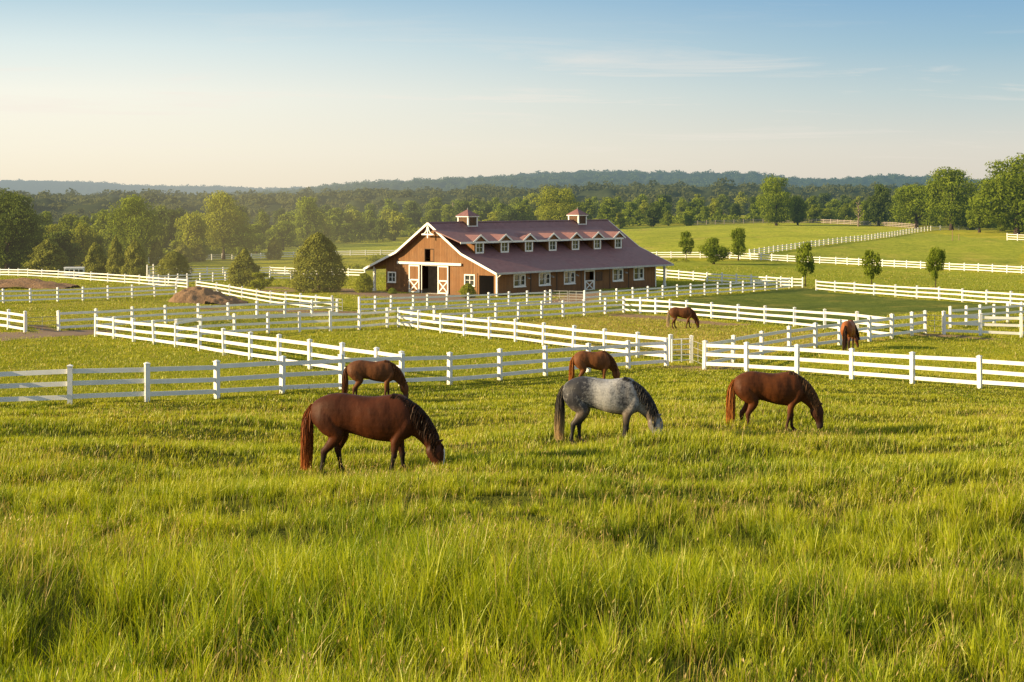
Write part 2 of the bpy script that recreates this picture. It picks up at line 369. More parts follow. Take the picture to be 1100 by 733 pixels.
# ------------------------------------------------------------------ dirt lane (left)
def m_dirt():
    t = NT('packed_dirt'); g = t.n('ShaderNodeNewGeometry').outputs['Position']; n = t.noise(g, .8, 6, .7); n2 = t.noise(g, 5, 3)
    return t.done(t.bsdf(t.mix(n, (.16,.105,.065), (.29,.205,.14)), .9, t.bump(t.math('ADD', n, t.math('MULTIPLY', n2, .4)), .6, .06), .1))
M['dirt'] = m_dirt()
def sheet(name, pix, mat, lift=.03, n=40):
    """a ribbon laid on the ground between a near and a far edge, with an uneven border"""
    top, bot = pix; vs = []; m = 9
    def at(line, t):
        k = t*(len(line)-1); i = min(int(k), len(line)-2); f = k-i
        return line[i][0]*(1-f)+line[i+1][0]*f, line[i][1]*(1-f)+line[i+1][1]*f
    tw = [gp(*p) for p in top]; bw = [gp(*p) for p in bot]
    for i in range(n):
        t = i/(n-1); a = at(tw, t); b = at(bw, t)
        j0 = (vnoise(t*14, .5, 71)-.5)*.22; j1 = (vnoise(t*14, 3.5, 72)-.5)*.22
        for k in range(m):
            s = j0 + (1+j1-j0)*k/(m-1); x = a[0]*(1-s)+b[0]*s; y = a[1]*(1-s)+b[1]*s
            vs.append((x, y, float(zg(x, y))+lift*(1 if 0 < k < m-1 else -.6)))
    fs = [(i*m+k, i*m+k+1, (i+1)*m+k+1, (i+1)*m+k) for i in range(n-1) for k in range(m-1)]
    b = MB(); b.add(vs, fs); o = b.build(name, mat, None, True); o['kind'] = 'structure'; return o
sheet('dirt_path', ([(-160,357),(0,356.8),(40,355.8),(104,354.5)], [(-160,369),(0,366.5),(40,364),(104,359.5)]), M['dirt'])
sheet('farm_yard', ([(386,314),(415,314.6),(462,316.2),(500,319.5)], [(386,319),(415,320),(462,322.5),(500,324)]), M['dirt'])

# ------------------------------------------------------------------ fences
def post_mesh(h, w, name, m='postwhite'):
    b = MB(); b.box(-w/2, w/2, -w/2, w/2, -.35, h); c = w/2+.018
    b.box(-c, c, -c, c, h+.002, h+.03); b.add([(-c,-c,h+.03),(c,-c,h+.03),(c,c,h+.03),(-c,c,h+.03),(0,0,h+.085)], [(0,1,4),(1,2,4),(2,3,4),(3,0,4)])
    return b.mesh(name, M[m])
def rail_mesh():
    b = MB(); b.box(0, 1, -.022, .022, -.08, .08); return b.mesh('rail', M['white'])
POST = {}; RAIL = rail_mesh(); FSEG = []
def fence(label, pts, group='white rail fences', h=1.34, w=.17, rails=3, far=False, mat='white', spacing=None):
    """pts: ground points of the posts (or corners, if spacing is given)"""
    if spacing:
        out = []
        for a, b in zip(pts[:-1], pts[1:]):
            n = max(1, round((b-a).length/spacing))
            out += [a.lerp(b, k/n) for k in range(n)]
        pts = out+[pts[-1]]
    pts = [Vector((p.x, p.y, float(zg(p.x, p.y)))) for p in pts]
    if not far: FSEG.extend(zip(pts[:-1], pts[1:]))
    root = empty('rail_fence', pts[0]); tag(root, label, 'fence', group)
    key = (h, w) if mat == 'white' else (h, w, mat)
    if key not in POST: POST[key] = post_mesh(h, w, 'post', mat)
    zr = [h*.19, h*.53, h*.86] if rails == 3 else [h*.14, h*.38, h*.62, h*.87]
    for i, p in enumerate(pts):
        d = (pts[min(i+1,len(pts)-1)]-pts[max(i-1,0)])
        o = link('post', POST[key], root); o.location = p-pts[0]
        o.rotation_euler = (random.gauss(0,.014), random.gauss(0,.014), math.atan2(d.y, d.x)); o.scale = (1,1,random.uniform(.985,1.03))
    if not far:
        for a, b in zip(pts[:-1], pts[1:]):
            for z in zr:
                d = b-a; o = link('rail', RAIL, root); o.location = a-pts[0]+Vector((0,0,z+random.gauss(0,.012)))
                o.rotation_euler = (0, -math.atan2(d.z+random.gauss(0,.02), math.hypot(d.x, d.y)), math.atan2(d.y, d.x)); o.scale = (d.length,1,1)
    else:
        for z in zr:
            b = MB()
            for p, q in zip(pts[:-1], pts[1:]): b.bar(p-pts[0]+Vector((0,0,z)), q-pts[0]+Vector((0,0,z)), .045, .16)
            b.build('rail', M[mat], root)
    return root
GPS = lambda pts: [gp(*p) for p in pts]
# --- first fence line
F1 = [(-85,442),(-5,437.3),(75,434.2),(158,431.5),(233,428),(303,423),(367,418.5),(431,415.5),(483,413.5),(537,408.5),(586,404),(632,400),(675,396.5),(716,393.3)]
fence('long front white fence running in from the left edge behind the largest bay horse', GPS(F1))
fence('front white fence behind the orange-tailed chestnut horse, running off the right edge', GPS([(757,397),(802,399.5),(856,403),(915,407.6),(980,412.5),(1052.5,417.5),(1130,423)]))
fence('white fence running diagonally from the dirt path gap to the long front fence', GPS([(103,362),(122.8,364.5),(143.6,367.5),(165.8,370.3),(189,373.5),(214.5,377.5),(240.8,382),(269,386.8),(299.8,391.5),(333,396.8),(368,402),(405,407.5),(432,412)]))
fence('white fence crossing the middle paddocks diagonally, ending at the pipe gate', GPS([(428,351.5),(450,355),(474,358.5),(499,361.5),(526,364.5),(554,367.5),(584,371.6),(616,376),(649.6,380),(685,384.5),(720.5,388.5)]))
fence('white fence starting right of the dirt path gap, passing below the dirt mound', GPS([(63,356),(103,353.5),(142,350.5),(178,348),(213,346),(245,344),(276,342.5),(306,341.5),(335,340.5),(362,339)]))
fence('long white fence across the middle, from the diagonal left fence to the dry paddock corner', GPS([(189,368),(215,363),(252,360),(288,358.5),(322,357),(355,356),(386,354.5),(416,352),(442,350),(466.6,348.3),(507,345.8),(532.6,344.3),(557,343),(582,341.8),(605,340.6),(627.7,339),(650,337.3),(670,336)]))
fence('white fence before the barn door and yard, left of the grey gates', GPS([(386,335.5),(403,334.8),(420,334),(444,333),(459,332.3),(480,331.3),(503,330.2),(525,329.2),(546.7,328.3),(566.5,327.3),(585.7,326.4),(591.5,326.1)]))
fence('white fence along the right half of the barn and past its far end', GPS([(628,327.2),(645,326),(662.5,324.8),(680,323.2),(696,321.8),(712,320.5),(727.5,319.2),(742,318),(757,317),(771,316),(785,315.2),(798,314.3),(810,313.5),(822,312.5),(834.5,311.5),(848,310)]))
fence('white fence leaving the far right end of the barn, ending beside a thin-stemmed tree', GPS([(703,297.5),(716,299),(729.6,300.3),(745,301.6),(759.6,303),(775.5,303.8),(791,305),(807,306),(823.6,307),(839,308),(851,308.7),(862,309)]))
fence('white fence on the far side of the dark green paddock, behind two slim young trees', GPS([(877,312),(897,314),(918,315.6),(939,317.2),(962,319),(985,321),(1009,322.6),(1034,324.7),(1060,326.8),(1086,328.6),(1115,331)]))
fence('white fence behind the flaxen-tailed horse, along the near side of the dark green paddock', GPS([(670,336),(688,336.8),(704.5,337.5),(720,338.8),(737.6,340.5),(764.7,343),(793,345.6),(821.8,348.3),(853.5,351.3),(886,354.5),(921,359),(958,364)]))
fence('short white fence panel left of the bare gateway at far right', GPS([(958,364),(979.5,361.3),(994,358.8)]))
fence('white fence slanting behind the horse seen from its rump, to the right front fence', GPS([(757,397),(787,390),(818,384),(848,378.5),(876,374.5),(902,371),(934,367),(958,364)]))
fence('white fence right of the bare gateway, cut by the right edge of the photo', GPS([(1014,359.5),(1053,361),(1097,362.6),(1145,364)]))
fence('white fence slanting away behind the gateway at far right, towards the edge', GPS([(1021,352.5),(1038,350.8),(1053,349.5),(1068,348),(1082.5,346.8),(1097,345.5),(1120,343.5)]))
fence('white fence stub at far left edge beside the gap of the dirt path', GPS([(-28,350),(-10,352),(9,354.7),(27,357.6)]))
fence('white fence in front of the low dark dirt bank at left edge', GPS([(-27,327),(3.6,325.8),(32.7,325),(62,324),(89,322.8),(116,321.6),(142,320.3),(166,319),(189,318)]))
fence('white fence in front of the row of cedars at left', GPS([(30,297.3)])+GPS([(45,298.2),(62.7,299.3),(80,300.5),(98,302),(116,303.3),(134.5,304.8),(150,306),(165,307.3),(178,308.4),(190,309.4),(201.5,310.5)]))
fence('white fence short far run at the left edge under the tall dark trees', GPS([(-30,296),(0,296.6),(30,297.3)]), spacing=5)
fence('white paddock fence between the dirt mound and the big round cedar', GPS([(211,312.5),(233,315.8),(247,318.4),(260,321),(276,324),(291,326.6),(307,328.7),(323,330.6),(339.5,332.5),(357,334.3)]))
fence('upper far white fence left of the barn, at the foot of the bright field', GPS([(160,283),(205,281),(300,277),(360,275),(425,274)]), far=True, spacing=4.2)
fence('middle far white fence left of the barn, passing behind the big cedar', GPS([(160,298),(205,296),(290,294.5),(340,296),(392,297.5)]), far=True, spacing=3.4)
fence('lower far white fence left of the barn, ending at the cedar with the pale bush', GPS([(160,306),(201,304),(242,302),(290,300.5),(335,300)]), far=True, spacing=3.2)
fence('far white fence crossing the field right of the barn behind three small trees', GPS([(690,277.5),(784,278),(829,280.5),(898,284),(974,288),(1036,291.2),(1130,296)]), far=True, spacing=3.0)
fence('white fence climbing the hill diagonally on the right towards the big trees', GPS([(805,275),(826,272),(880,264.3),(918,259.5),(940,257),(967,252.8),(986,249.8),(1000,248),(1050,247)]), far=True, spacing=3.2)
fence('weathered fence along the crest of the bright green hill, in front of the wood', GPS([(740,242.5),(778,241),(830,239.8),(870,239.6),(900,240.8),(950,243.2),(986,246)]), far=True, spacing=3.6, h=1.5, mat='oldwood')
fence('short pale fence piece beneath the largest tree at the right edge', GPS([(1082,258.3),(1093,258.8),(1125,260)]), far=True, spacing=2.4, h=1.7)
fence('pale stacked rails of a short pen between the cedars at left', GPS([(158,301.5),(172,300.5)]), far=True, spacing=3, rails=4, h=2.4)

def pipe_gate(label, a, b, h, group=None, n=5, mat='iron', r=.02):
    root = empty('pipe_gate', a); tag(root, label, 'gate', group)
    d = b-a; fr = MB(); Z = Vector((0,0,1))
    o = Vector((0,0,0)); e = d
    for k, z in enumerate(np.linspace(.18, h, n)):
        t = MB(); t.tube([Vector((0,0,z)), e+Vector((0,0,z))], [r, r], 8); t.build('bar', M[mat], root)
    for p in (.02, .5, .98):
        t = MB(); q = d*p; t.tube([q+Z*.1, q+Z*(h+.03)], [r*1.3]*2, 8); t.build('upright', M[mat], root)
    return root
pipe_gate('pale pipe gate between the two front fences, beside the worn dirt patch', gp(721.5,391.5), gp(742.5,390.5), 1.25, mat='white', r=.028)
o = empty('gate_post', gp(742.7,390)); tag(o, 'single square white post at the free end of the pale pipe gate', 'post'); link('shaft', POST[(1.34,.17)], o)
pipe_gate('thin wire gate closing the gap between the single post and the right front fence', gp(744,390.5), gp(756,396), 1.15, n=4, mat='iron', r=.012)
pipe_gate('grey metal pipe gate in front of the barn long side', gp(592.5,326), gp(610,326.3), 1.3)
pipe_gate('second grey metal gate leaf beside the barn stable door', gp(611,326.3), gp(627,327), 1.3)
pipe_gate('thin wire gate across the gap of the dirt path at left', gp(28.5,357.8), gp(62,356.2), 1.0, n=4, r=.012)
pipe_gate('wire gate across the bare gateway at far right', gp(995,359), gp(1013,359.6), 1.15, n=4, r=.012)
pipe_gate('low pipe gate beside the big cedar at the yard corner', gp(358,334.5), gp(368,336), 1.2, n=4)
# ------------------------------------------------------------------ barn
bX, bY, bth = -1.848, 197.96, .869
bW, bL, bZ = 22.15, 36.5, -11.48
bc, bs = math.cos(bth), math.sin(bth)
ZE, ZBK, ZR, WB = 2.83, 5.08, 8.73, 5.63
A0_, W0_ = .8, .6
def gable_w(px, a=A0_):
    k = (px-CX)/F; return (bX+a*bc-k*(bY+a*bs))/(bs+k*bc)
def long_a(px, w=W0_):
    k = (px-CX)/F; return (k*(bY+w*bc)-bX+w*bs)/(bc-k*bs)
def loc_z(py, a, w): return -(py-CY)/F*(bY+a*bs+w*bc)-bZ
def roof_z(w):
    w = min(w, bW-w)
    return ZE+w/WB*(ZBK-ZE) if w < WB else ZBK+(w-WB)/(bW/2-WB)*(ZR-ZBK)
barn = empty('barn', (bX, bY, bZ), bth)
tag(barn, 'long brown board barn with maroon roof, dormers, two cupolas and white-trimmed sliding doors', 'barn')
AE = long_a(704.6); WL = gable_w(414.7)
def wall_holes(u0, u1, prof, holes, breaks, place, th=.16, zb=-.9):
    us = sorted(set([u0, u1]+[b for b in breaks if u0 < b < u1]+[e for h in holes for e in h[:2]]))
    b = MB()
    for a, c in zip(us[:-1], us[1:]):
        m = (a+c)/2; hs = sorted([h for h in holes if h[0] < m < h[1]], key=lambda h: h[2]); z = zb
        for h in hs:
            if h[2] > z+.01: place(b, [(a,z),(c,z),(c,h[2]),(a,h[2])], th)
            z = h[3]
        place(b, [(a,z),(c,z),(c,prof(c)),(a,prof(a))], th)
    return b
def wprof(w): return roof_z(w)-.16
dw0, dw1 = gable_w(470.4), gable_w(453.4)
DZ = 3.4
hol = [(dw0, dw1, -.9, DZ), (gable_w(465.7), gable_w(456.5), loc_z(281,A0_,11), loc_z(268,A0_,11)),
       (gable_w(509.5), gable_w(499.5), loc_z(307.3,A0_,3), loc_z(296.3,A0_,3)), (gable_w(424.8), gable_w(417.3), loc_z(302.6,A0_,18), loc_z(293,A0_,18)),
       (gable_w(530.6), gable_w(514.6), -.9, 2.45)]
pg = lambda b, poly, th: b.prism(poly, 0, A0_, A0_+th)
wall_holes(W0_, WL, wprof, hol, [WB, bW/2, bW-WB], pg).build('wall', M['siding'], barn)
# upper gable over the open left porch
b = MB(); b.prism([(WL,roof_z(WL)-.72),(bW-1.0,roof_z(bW-1.0)-.45),(bW-.5,roof_z(bW-.5)-.16),(WL,wprof(WL))], 0, A0_+.003, A0_+.15); b.build('porch_gable', M['siding'], barn)
lw = []
for px in (558, 585, 611.7, 663.6, 686): 
    a = long_a(px); lw.append((a-1.02, a+1.02, loc_z(307.4-(px-558)*.058,a,W0_), loc_z(295.4-(px-558)*.058,a,W0_)))
da = long_a(633.2); dh = (da-.95, da+.95, -.9, 2.45)
pl = lambda b, poly, th: b.prism(poly, 1, W0_, W0_+th)
wall_holes(A0_+.17, AE, lambda u: 2.83, lw+[dh], [], pl).build('wall', M['siding'], barn)
b = MB(); b.prism([(W0_,-.9),(WL,-.9),(WL,wprof(WL)),(bW-WB,wprof(bW-WB)),(bW/2,wprof(bW/2)),(WB,wprof(WB)),(W0_,wprof(W0_))], 0, AE-.16, AE-.003); b.build('wall', M['siding'], barn)
b = MB(); b.box(A0_+.17, AE-.17, WL-.16, WL, -.9, wprof(WL)-.02); b.build('wall', M['siding'], barn)
b = MB(); b.box(A0_+.2, AE-.2, W0_+.2, WL-.2, -.6, .05); b.build('floor', M['floor'], barn)
b = MB(); b.box(A0_+3.2, A0_+3.35, W0_+.2, gable_w(512), .05, 2.6); b.box(A0_+.2, A0_+3.2, gable_w(512), gable_w(512)+.12, .05, 2.6); b.build('stall_partition', M['dark'], barn)
b = MB(); b.box(A0_+2.4, A0_+2.5, dw0-1.2, dw1+1.2, .05, DZ+.3); b.build('inner_wall', M['brownwood'], barn)
# roof shell
outer = [(0,ZE),(WB,ZBK),(bW/2,ZR),(bW-WB,ZBK),(bW,ZE)]
inner = [(bW-.02,ZE-.15),(bW-WB,ZBK-.16),(bW/2,ZR-.17),(WB,ZBK-.16),(.02,ZE-.15)]
b = MB()
for i in range(4): b.prism([outer[i],outer[i+1],inner[3-i],inner[4-i]], 0, 0, bL)
b.build('roof', M['roof'], barn)
b = MB(); b.prism([(bW/2-.2,ZR-.06),(bW/2,ZR+.07),(bW/2+.2,ZR-.06)], 0, -.05, bL+.05); b.build('ridge_cap', M['roof'], barn)
for x in (-.035, bL+.035):
    t = MB()
    for p, q in zip(outer[:-1], outer[1:]): t.bar((x,p[0],p[1]-.10), (x,q[0],q[1]-.10), .06, .27)
    t.build('rake_trim', M['white'], barn)
for w, s in ((-.06,1),(bW+.06,-1)):
    t = MB(); t.box(-.06, bL+.06, w-.06, w+.06, ZE-.2, ZE+.02); t.build('gutter', M['trimgrey'], barn)
t = MB(); t.tube([(A0_+.1,.0,ZE-.2),(A0_+.1,.35,ZE-.42),(A0_-.06,.5,ZE-.6),(A0_-.06,.5,.0)], [.06]*4, 8); t.build('downspout', M['white'], barn)
def corner(a, w):
    t = MB(); t.box(a-.03, a+.16, w-.03, w+.16, -.5, 2.72); t.build('corner_trim', M['white'], barn)
corner(A0_, W0_); corner(AE-.14, W0_)
t = MB(); t.box(A0_+.0, A0_+.2, gable_w(513.6)-.02, gable_w(513.6)+.12, -.5, 2.7); t.build('corner_trim', M['dark'], barn)
for a, w in [(A0_+.1, bW-1.0), (12, bW-1.0), (24, bW-1.0), (bL-1.0, bW-1.0), (bL-.9, .8), (bL-.9, 6), (bL-.9, 11), (bL-.9, 16)]:
    t = MB(); top = roof_z(w)-.17; t.box(a-.13, a+.13, w-.13, w+.13, -1.6, top); t.box(a-.18, a+.18, w-.18, w+.18, -1.6, .25); t.build('porch_post', M['white'], barn)
# plane helpers: u runs along the wall, n outwards
def PB(mb, plane, u0, u1, n0, n1, z0, z1, base=None):
    if plane == 'g': a = A0_ if base is None else base; mb.box(a-n1, a-n0, u0, u1, z0, z1)
    else: w = W0_ if base is None else base; mb.box(u0, u1, w-n1, w-n0, z0, z1)
def PBAR(mb, plane, p, q, n, w, h, base=None):
    if plane == 'g': a = A0_ if base is None else base; mb.bar((a-n,p[0],p[1]), (a-n,q[0],q[1]), w, h)
    else: o = W0_ if base is None else base; mb.bar((p[0],o-n,p[1]), (q[0],o-n,q[1]), w, h)
def ring(mb, plane, u0, u1, z0, z1, wd, n0, n1, base=None):
    PB(mb, plane, u0-wd, u1+wd, n0, n1, z0-wd, z0, base); PB(mb, plane, u0-wd, u1+wd, n0, n1, z1, z1+wd, base)
    PB(mb, plane, u0-wd, u0, n0, n1, z0, z1, base); PB(mb, plane, u1, u1+wd, n0, n1, z0, z1, base)
def window(plane, u0, u1, z0, z1, sash=False):
    f = MB(); ring(f, plane, u0+.04, u1-.04, z0+.04, z1-.04, .15, -.08, .045); PB(f, plane, u0-.16, u1+.16, .046, .12, z0-.17, z0-.09)
    fr = f.build('window', M['white'], barn)
    g = MB(); PB(g, plane, u0, u1, -.12, -.10, z0, z1); g.build('pane', M['glass'], fr)
    m = MB(); um = (u0+u1)/2; PB(m, plane, um-.04, um+.04, -.095, -.02, z0+.04, z1-.04); zm = (z0+z1)/2; PB(m, plane, u0+.04, u1-.04, -.09, -.03, zm-.025, zm+.025); m.build('muntin', M['white'], fr)
    if sash:
        s = MB(); ring(s, plane, um+.18, u1-.16, z0+.16, z1-.16, .10, .05, .09); s.build('sash', M['white'], fr)
for h in hol[2:4]: window('g', *h)
for i, h in enumerate(lw): window('l', *h, sash=True)
# loft opening
h = hol[1]; f = MB(); ring(f, 'g', *h, .07, -.05, .03); fr = f.build('loft_opening', M['dark'], barn)
s = MB(); PB(s, 'g', h[0]+.06, (h[0]+h[1])/2-.1, -.14, -.08, h[2]+.03, h[3]-.03); s.build('shutter', M['siding'], fr)
s = MB(); PB(s, 'g', h[0], h[1], -1.6, -1.5, h[2]-.4, h[3]+.4); s.build('hay_wall', M['dark'], fr)
# door track and two sliding leaves
t = MB(); PB(t, 'g', gable_w(496.6), gable_w(428), .10, .26, DZ+.12, DZ+.42); t.build('door_track', M['white'], barn)
t = MB(); ring(t, 'g', dw0, dw1, 0, DZ, .10, .003, .05); t.build('door_frame', M['white'], barn)
for pa, pb in ((451.6,440.2),(482.6,471.2)):
    u0, u1 = gable_w(pa), gable_w(pb); z0, z1 = .02, DZ+.05
    d = MB(); PB(d, 'g', u0, u1, .09, .15, z0, z1); dr = d.build('sliding_door', M['siding'], barn)
    f = MB(); wd = .17; zm = z0+1.5
    for z in (z0, zm, z1-wd): PB(f, 'g', u0, u1, .152, .20, z, z+wd)
    for u in (u0, u1-wd):
        PB(f, 'g', u, u+wd, .153, .199, z0+wd, zm); PB(f, 'g', u, u+wd, .153, .199, zm+wd, z1-wd)
    PBAR(f, 'g', (u0+wd,z0+wd), (u1-wd,zm), .17, .035, .15); PBAR(f, 'g', (u0+wd,zm), (u1-wd,z0+wd), .178, .035, .15)
    f.build('door_brace', M['white'], dr)
# stable door on the long side
u0, u1 = dh[0], dh[1]
f = MB(); ring(f, 'l', u0+.02, u1-.02, .0, 2.4, .14, -.05, .05); fr = f.build('stable_door', M['white'], barn)
d = MB(); PB(d, 'l', u0+.05, u1-.05, -.06, .0, .02, 1.2); d.build('lower_leaf', M['siding'], fr)
d = MB(); PB(d, 'l', u0+.05, u1-.05, .002, .04, 1.15, 1.3); PB(d, 'l', u0+.05, u0+.2, .003, .039, .03, 1.15); PB(d, 'l', u1-.2, u1-.05, .003, .039, .03, 1.15); PB(d, 'l', u0+.2, u1-.2, .002, .04, .03, .17)
PBAR(d, 'l', (u0+.2,.17), (u1-.2,1.15), .016, .028, .13); PBAR(d, 'l', (u0+.2,1.15), (u1-.2,.17), .022, .028, .13); d.build('door_brace', M['white'], fr)
d = MB(); PB(d, 'l', u0+.1, u1-.1, -.7, -.62, 1.25, 2.4); d.build('stall_back', M['siding'], fr)
a = long_a(643.5); f = MB(); ring(f, 'l', a-.55, a+.55, 1.25, 2.2, .09, .003, .05); fr = f.build('vent', M['dark'], barn)
d = MB()
for k in range(7): z = 1.27+k*.13; PB(d, 'l', a-.55, a+.55, .004, .035, z, z+.08)
d.build('louvre', M['dark'], fr)
for px in (570, 598, 624, 655, 675):
    a = long_a(px); t = MB(); PB(t, 'l', a-.06, a+.06, .003, .045, -.4, 2.7); t.build('batten', M['dark'], barn)
for px in (566, 592, 618.5, 671):
    a = long_a(px); t = MB(); z = 2.05; PB(t, 'l', a-.05, a+.05, .003, .12, z, z+.1); w = W0_-.16
    t.tube([(a,W0_-.1,z+.05),(a,W0_-.25,z+.1),(a,W0_-.32,z-.02)], [.025,.03,.05], 8); t.prism([(a-.13,z-.12),(a+.13,z-.12),(a+.05,z+.0),(a-.05,z+.0)], 1, W0_-.45, W0_-.2); t.build('wall_lamp', M['iron'], barn)
# gable ornament: collar, king post and two curved braces in white
t = MB(); k = bW/2; zt = ZR-.42
t.bar((-.02,k-1.0,zt-1.05), (-.02,k+1.0,zt-1.05), .1, .16); t.bar((-.03,k,zt-1.5), (-.03,k,zt+.05), .1, .16)
for s in (-1, 1):
    pts = [(-.01, k+s*(1.0-.9*math.sin(v)), zt-1.05+.95*(1-math.cos(v))) for v in np.linspace(0, math.pi/2, 6)]
    for p, q in zip(pts[:-1], pts[1:]): t.bar(p, q, .08, .12)
t.build('gable_ornament', M['white'], barn)
# dormers: seven windows under one long eave
wf = 5.42; zl = 6.42
dpx = (515, 542, 568, 593.5, 618, 641.5, 664)
da_ = [long_a(p, wf) for p in dpx]
x0, x1 = long_a(494.5, 5.3), da_[-1]+.95
wr = 9.7; zr_ = roof_z(wr)+.03
b = MB(); b.prism([(5.28,zl),(wr,zr_),(wr,zr_-.14),(5.28,zl-.14)], 0, x0, x1); b.build('dormer_roof', M['roof'], barn)
b = MB(); b.box(x0-.03, x1+.03, 5.23, 5.295, zl-.22, zl+.01); b.build('dormer_fascia', M['white'], barn)
for a in da_:
    hw = .95; zb = roof_z(wf)-.05; b = MB()
    for s in (-1, 1):
        xa, xb = sorted((a+s*hw, a+s*(hw-.09))); b.prism([(wf,zb),(wf,zl-.15),(7.6,zl+.1),(7.6,roof_z(7.6)-.1)], 0, xa, xb)
    b.box(a-hw+.09, a-.7, wf, wf+.09, zb, zl-.15); b.box(a+.7, a+hw-.09, wf, wf+.09, zb, zl-.15)
    b.box(a-.7, a+.7, wf, wf+.09, zb, zb+.12); b.prism([(a-hw+.05,zl+.02),(a+hw-.05,zl+.02),(a,zl+.70)], 1, wf-.12, wf-.02)
    dm = b.build('dormer', M['siding'], barn)
    f = MB(); ring(f, 'l', a-.58, a+.58, zb+.2, zl-.22, .18, -.06, .06, wf); f.build('window_frame', M['white'], dm)
    g = MB(); PB(g, 'l', a-.55, a+.55, -.1, -.07, zb+.2, zl-.2, wf); g.build('pane', M['glass'], dm)
    g = MB(); PB(g, 'l', a-.03, a+.03, -.06, -.02, zb+.25, zl-.28, wf); zm = (zb+zl)/2; PB(g, 'l', a-.5, a+.5, -.055, -.025, zm-.02, zm+.02, wf); g.build('muntin', M['white'], dm)
    r = MB(); ap = (a, zl+.82)
    for s in (-1, 1):
        e = (a+s*1.32, zl-.02); r.prism([ap, e, (e[0],e[1]-.07), (ap[0],ap[1]-.07)][::s], 1, 5.21, 8.2)
    r.build('gablet_roof', M['roof'], dm)
    r = MB()
    for s in (-1, 1): r.bar((a, 5.18, ap[1]-.05), (a+s*1.36, 5.18, zl-.07), .05, .19)
    r.build('gablet_trim', M['white'], dm)
# cupolas
for px in (502.3, 620.3):
    a = long_a(px, bW/2); k = bW/2; s = .82
    b = MB(); b.box(a-s, a+s, k-s, k+s, ZR-.75, ZR+.62); cu = b.build('cupola', M['siding'], barn)
    f = MB()
    for sx in (-1,1):
        for sy in (-1,1): f.box(a+sx*s-.09, a+sx*s+.09, k+sy*s-.09, k+sy*s+.09, ZR-.8, ZR+.60)
    f.box(a-1.05, a+1.05, k-1.05, k+1.05, ZR+.605, ZR+.74); f.box(a-s-.05, a+s+.05, k-s-.05, k-s-.002, ZR-.62, ZR-.48); f.build('trim', M['white'], cu)
    lo = MB()
    for j in range(6): z = ZR-.4+j*.16; lo.box(a-s+.12, a+s-.12, k-s-.03, k-s-.002, z, z+.09); lo.box(a-s-.03, a-s-.002, k-s+.12, k+s-.12, z, z+.09)
    lo.build('louvre', M['dark'], cu)
    r = MB(); e = 1.12; r.add([(a-e,k-e,ZR+.742),(a+e,k-e,ZR+.742),(a+e,k+e,ZR+.742),(a-e,k+e,ZR+.742),(a,k,ZR+1.58)], [(3,2,1,0),(0,1,4),(1,2,4),(2,3,4),(3,0,4)]); r.build('roof', M['roof'], cu)
    r = MB(); r.tube([(a,k,ZR+1.5),(a,k,ZR+1.8)], [.05,.02], 6); r.build('finial', M['iron'], cu)

# ------------------------------------------------------------------ small things about the yard
def trailer(p, rz):
    o = empty('livestock_trailer', p, rz); tag(o, 'pale blue-white livestock trailer parked behind the fence in front of the dark trees', 'trailer')
    o.scale = (.8,.8,.72)
    b = MB(); b.prism([(-1.05,.55),(1.05,.55),(1.05,2.25),(.85,2.45),(-.85,2.45),(-1.05,2.25)], 0, -2.0, 2.0); b.build('body', M['trailer'], o)
    b = MB()
    for y in (-1.06, 1.06):
        for k in range(4): b.box(-1.75+k*.95, -1.0+k*.95, y-.012, y+.012, 1.45, 2.05)
    b.build('window', M['glass'], o)
    b = MB(); b.prism([(-1.12,2.455),(1.12,2.455),(.9,2.53),(-.9,2.53)], 0, -2.08, 2.08); b.build('roof', M['white'], o)
    b = MB(); b.bar((-2,-.5,.6), (-3.1,0,.55), .08, .1); b.bar((-2,.5,.6), (-3.1,0,.55), .08, .1); b.build('drawbar', M['iron'], o)
    for x in (-.45, .45):
        for y in (-1.0, 1.0):
            w = MB(); w.tube([(x,y-.1,.36),(x,y+.1,.36)], [.36,.36], 14); wh = w.build('wheel', M['rubber'], o)
            w = MB(); w.tube([(x,y-.115,.36),(x,y+.115,.36)], [.19,.19], 12); w.build('rim', M['iron'], wh)
trailer(gp(80, 298.8), .12)
def mound(name, label, p, sx, sy, h, rz, seed):
    n = 46; vs = []; g = np.linspace(-1, 1, n)
    for x in g:
        for y in g:
            r = math.hypot(x, y); f = max(0, 1-r**2.2)
            f = max(0, 1-(r*(1+.5*(float(vnoise(x*1.7+seed, y*1.7, seed+9))-.5))*(.86 if x > 0 else 1.0))**(1.5 if x > 0 else 2.6)); z = h*f*(.45+1.0*float(fbm(x*2.6+seed, y*2.6, seed))) + (float(fbm(x*9, y*9, seed+5, 4))-.5)*.55*min(1,f*3)
            c, s = math.cos(rz), math.sin(rz); X = p.x+(x*sx*c-y*sy*s); Y = p.y+(x*sx*s+y*sy*c)
            vs.append((X-p.x, Y-p.y, float(zg(X, Y))-p.z+z-(.12 if f <= 0.02 else 0)))
    b = MB(); b.add(vs, [(i*n+j, (i+1)*n+j, (i+1)*n+j+1, i*n+j+1) for i in range(n-1) for j in range(n-1)])
    o = b.build(name, M['mound'], None, True); o.location = p; tag(o, label, 'dirt mound')
t = NT('loose_earth'); g_ = t.n('ShaderNodeNewGeometry').outputs['Position']; n_ = t.noise(g_, 1.2, 6, .75); n2_ = t.noise(g_, 6, 4, .7)
c_ = t.mix(t.mapr(n_, .3, .7), (.15,.090,.052), (.30,.190,.115)); c_ = t.mix(t.mapr(n2_, .6, .8), c_, (.16,.15,.05))
M['mound'] = t.air(t.bsdf(c_, .95, t.bump(t.math('ADD', n_, t.math('MULTIPLY', n2_, .6)), 1, .25), .1))
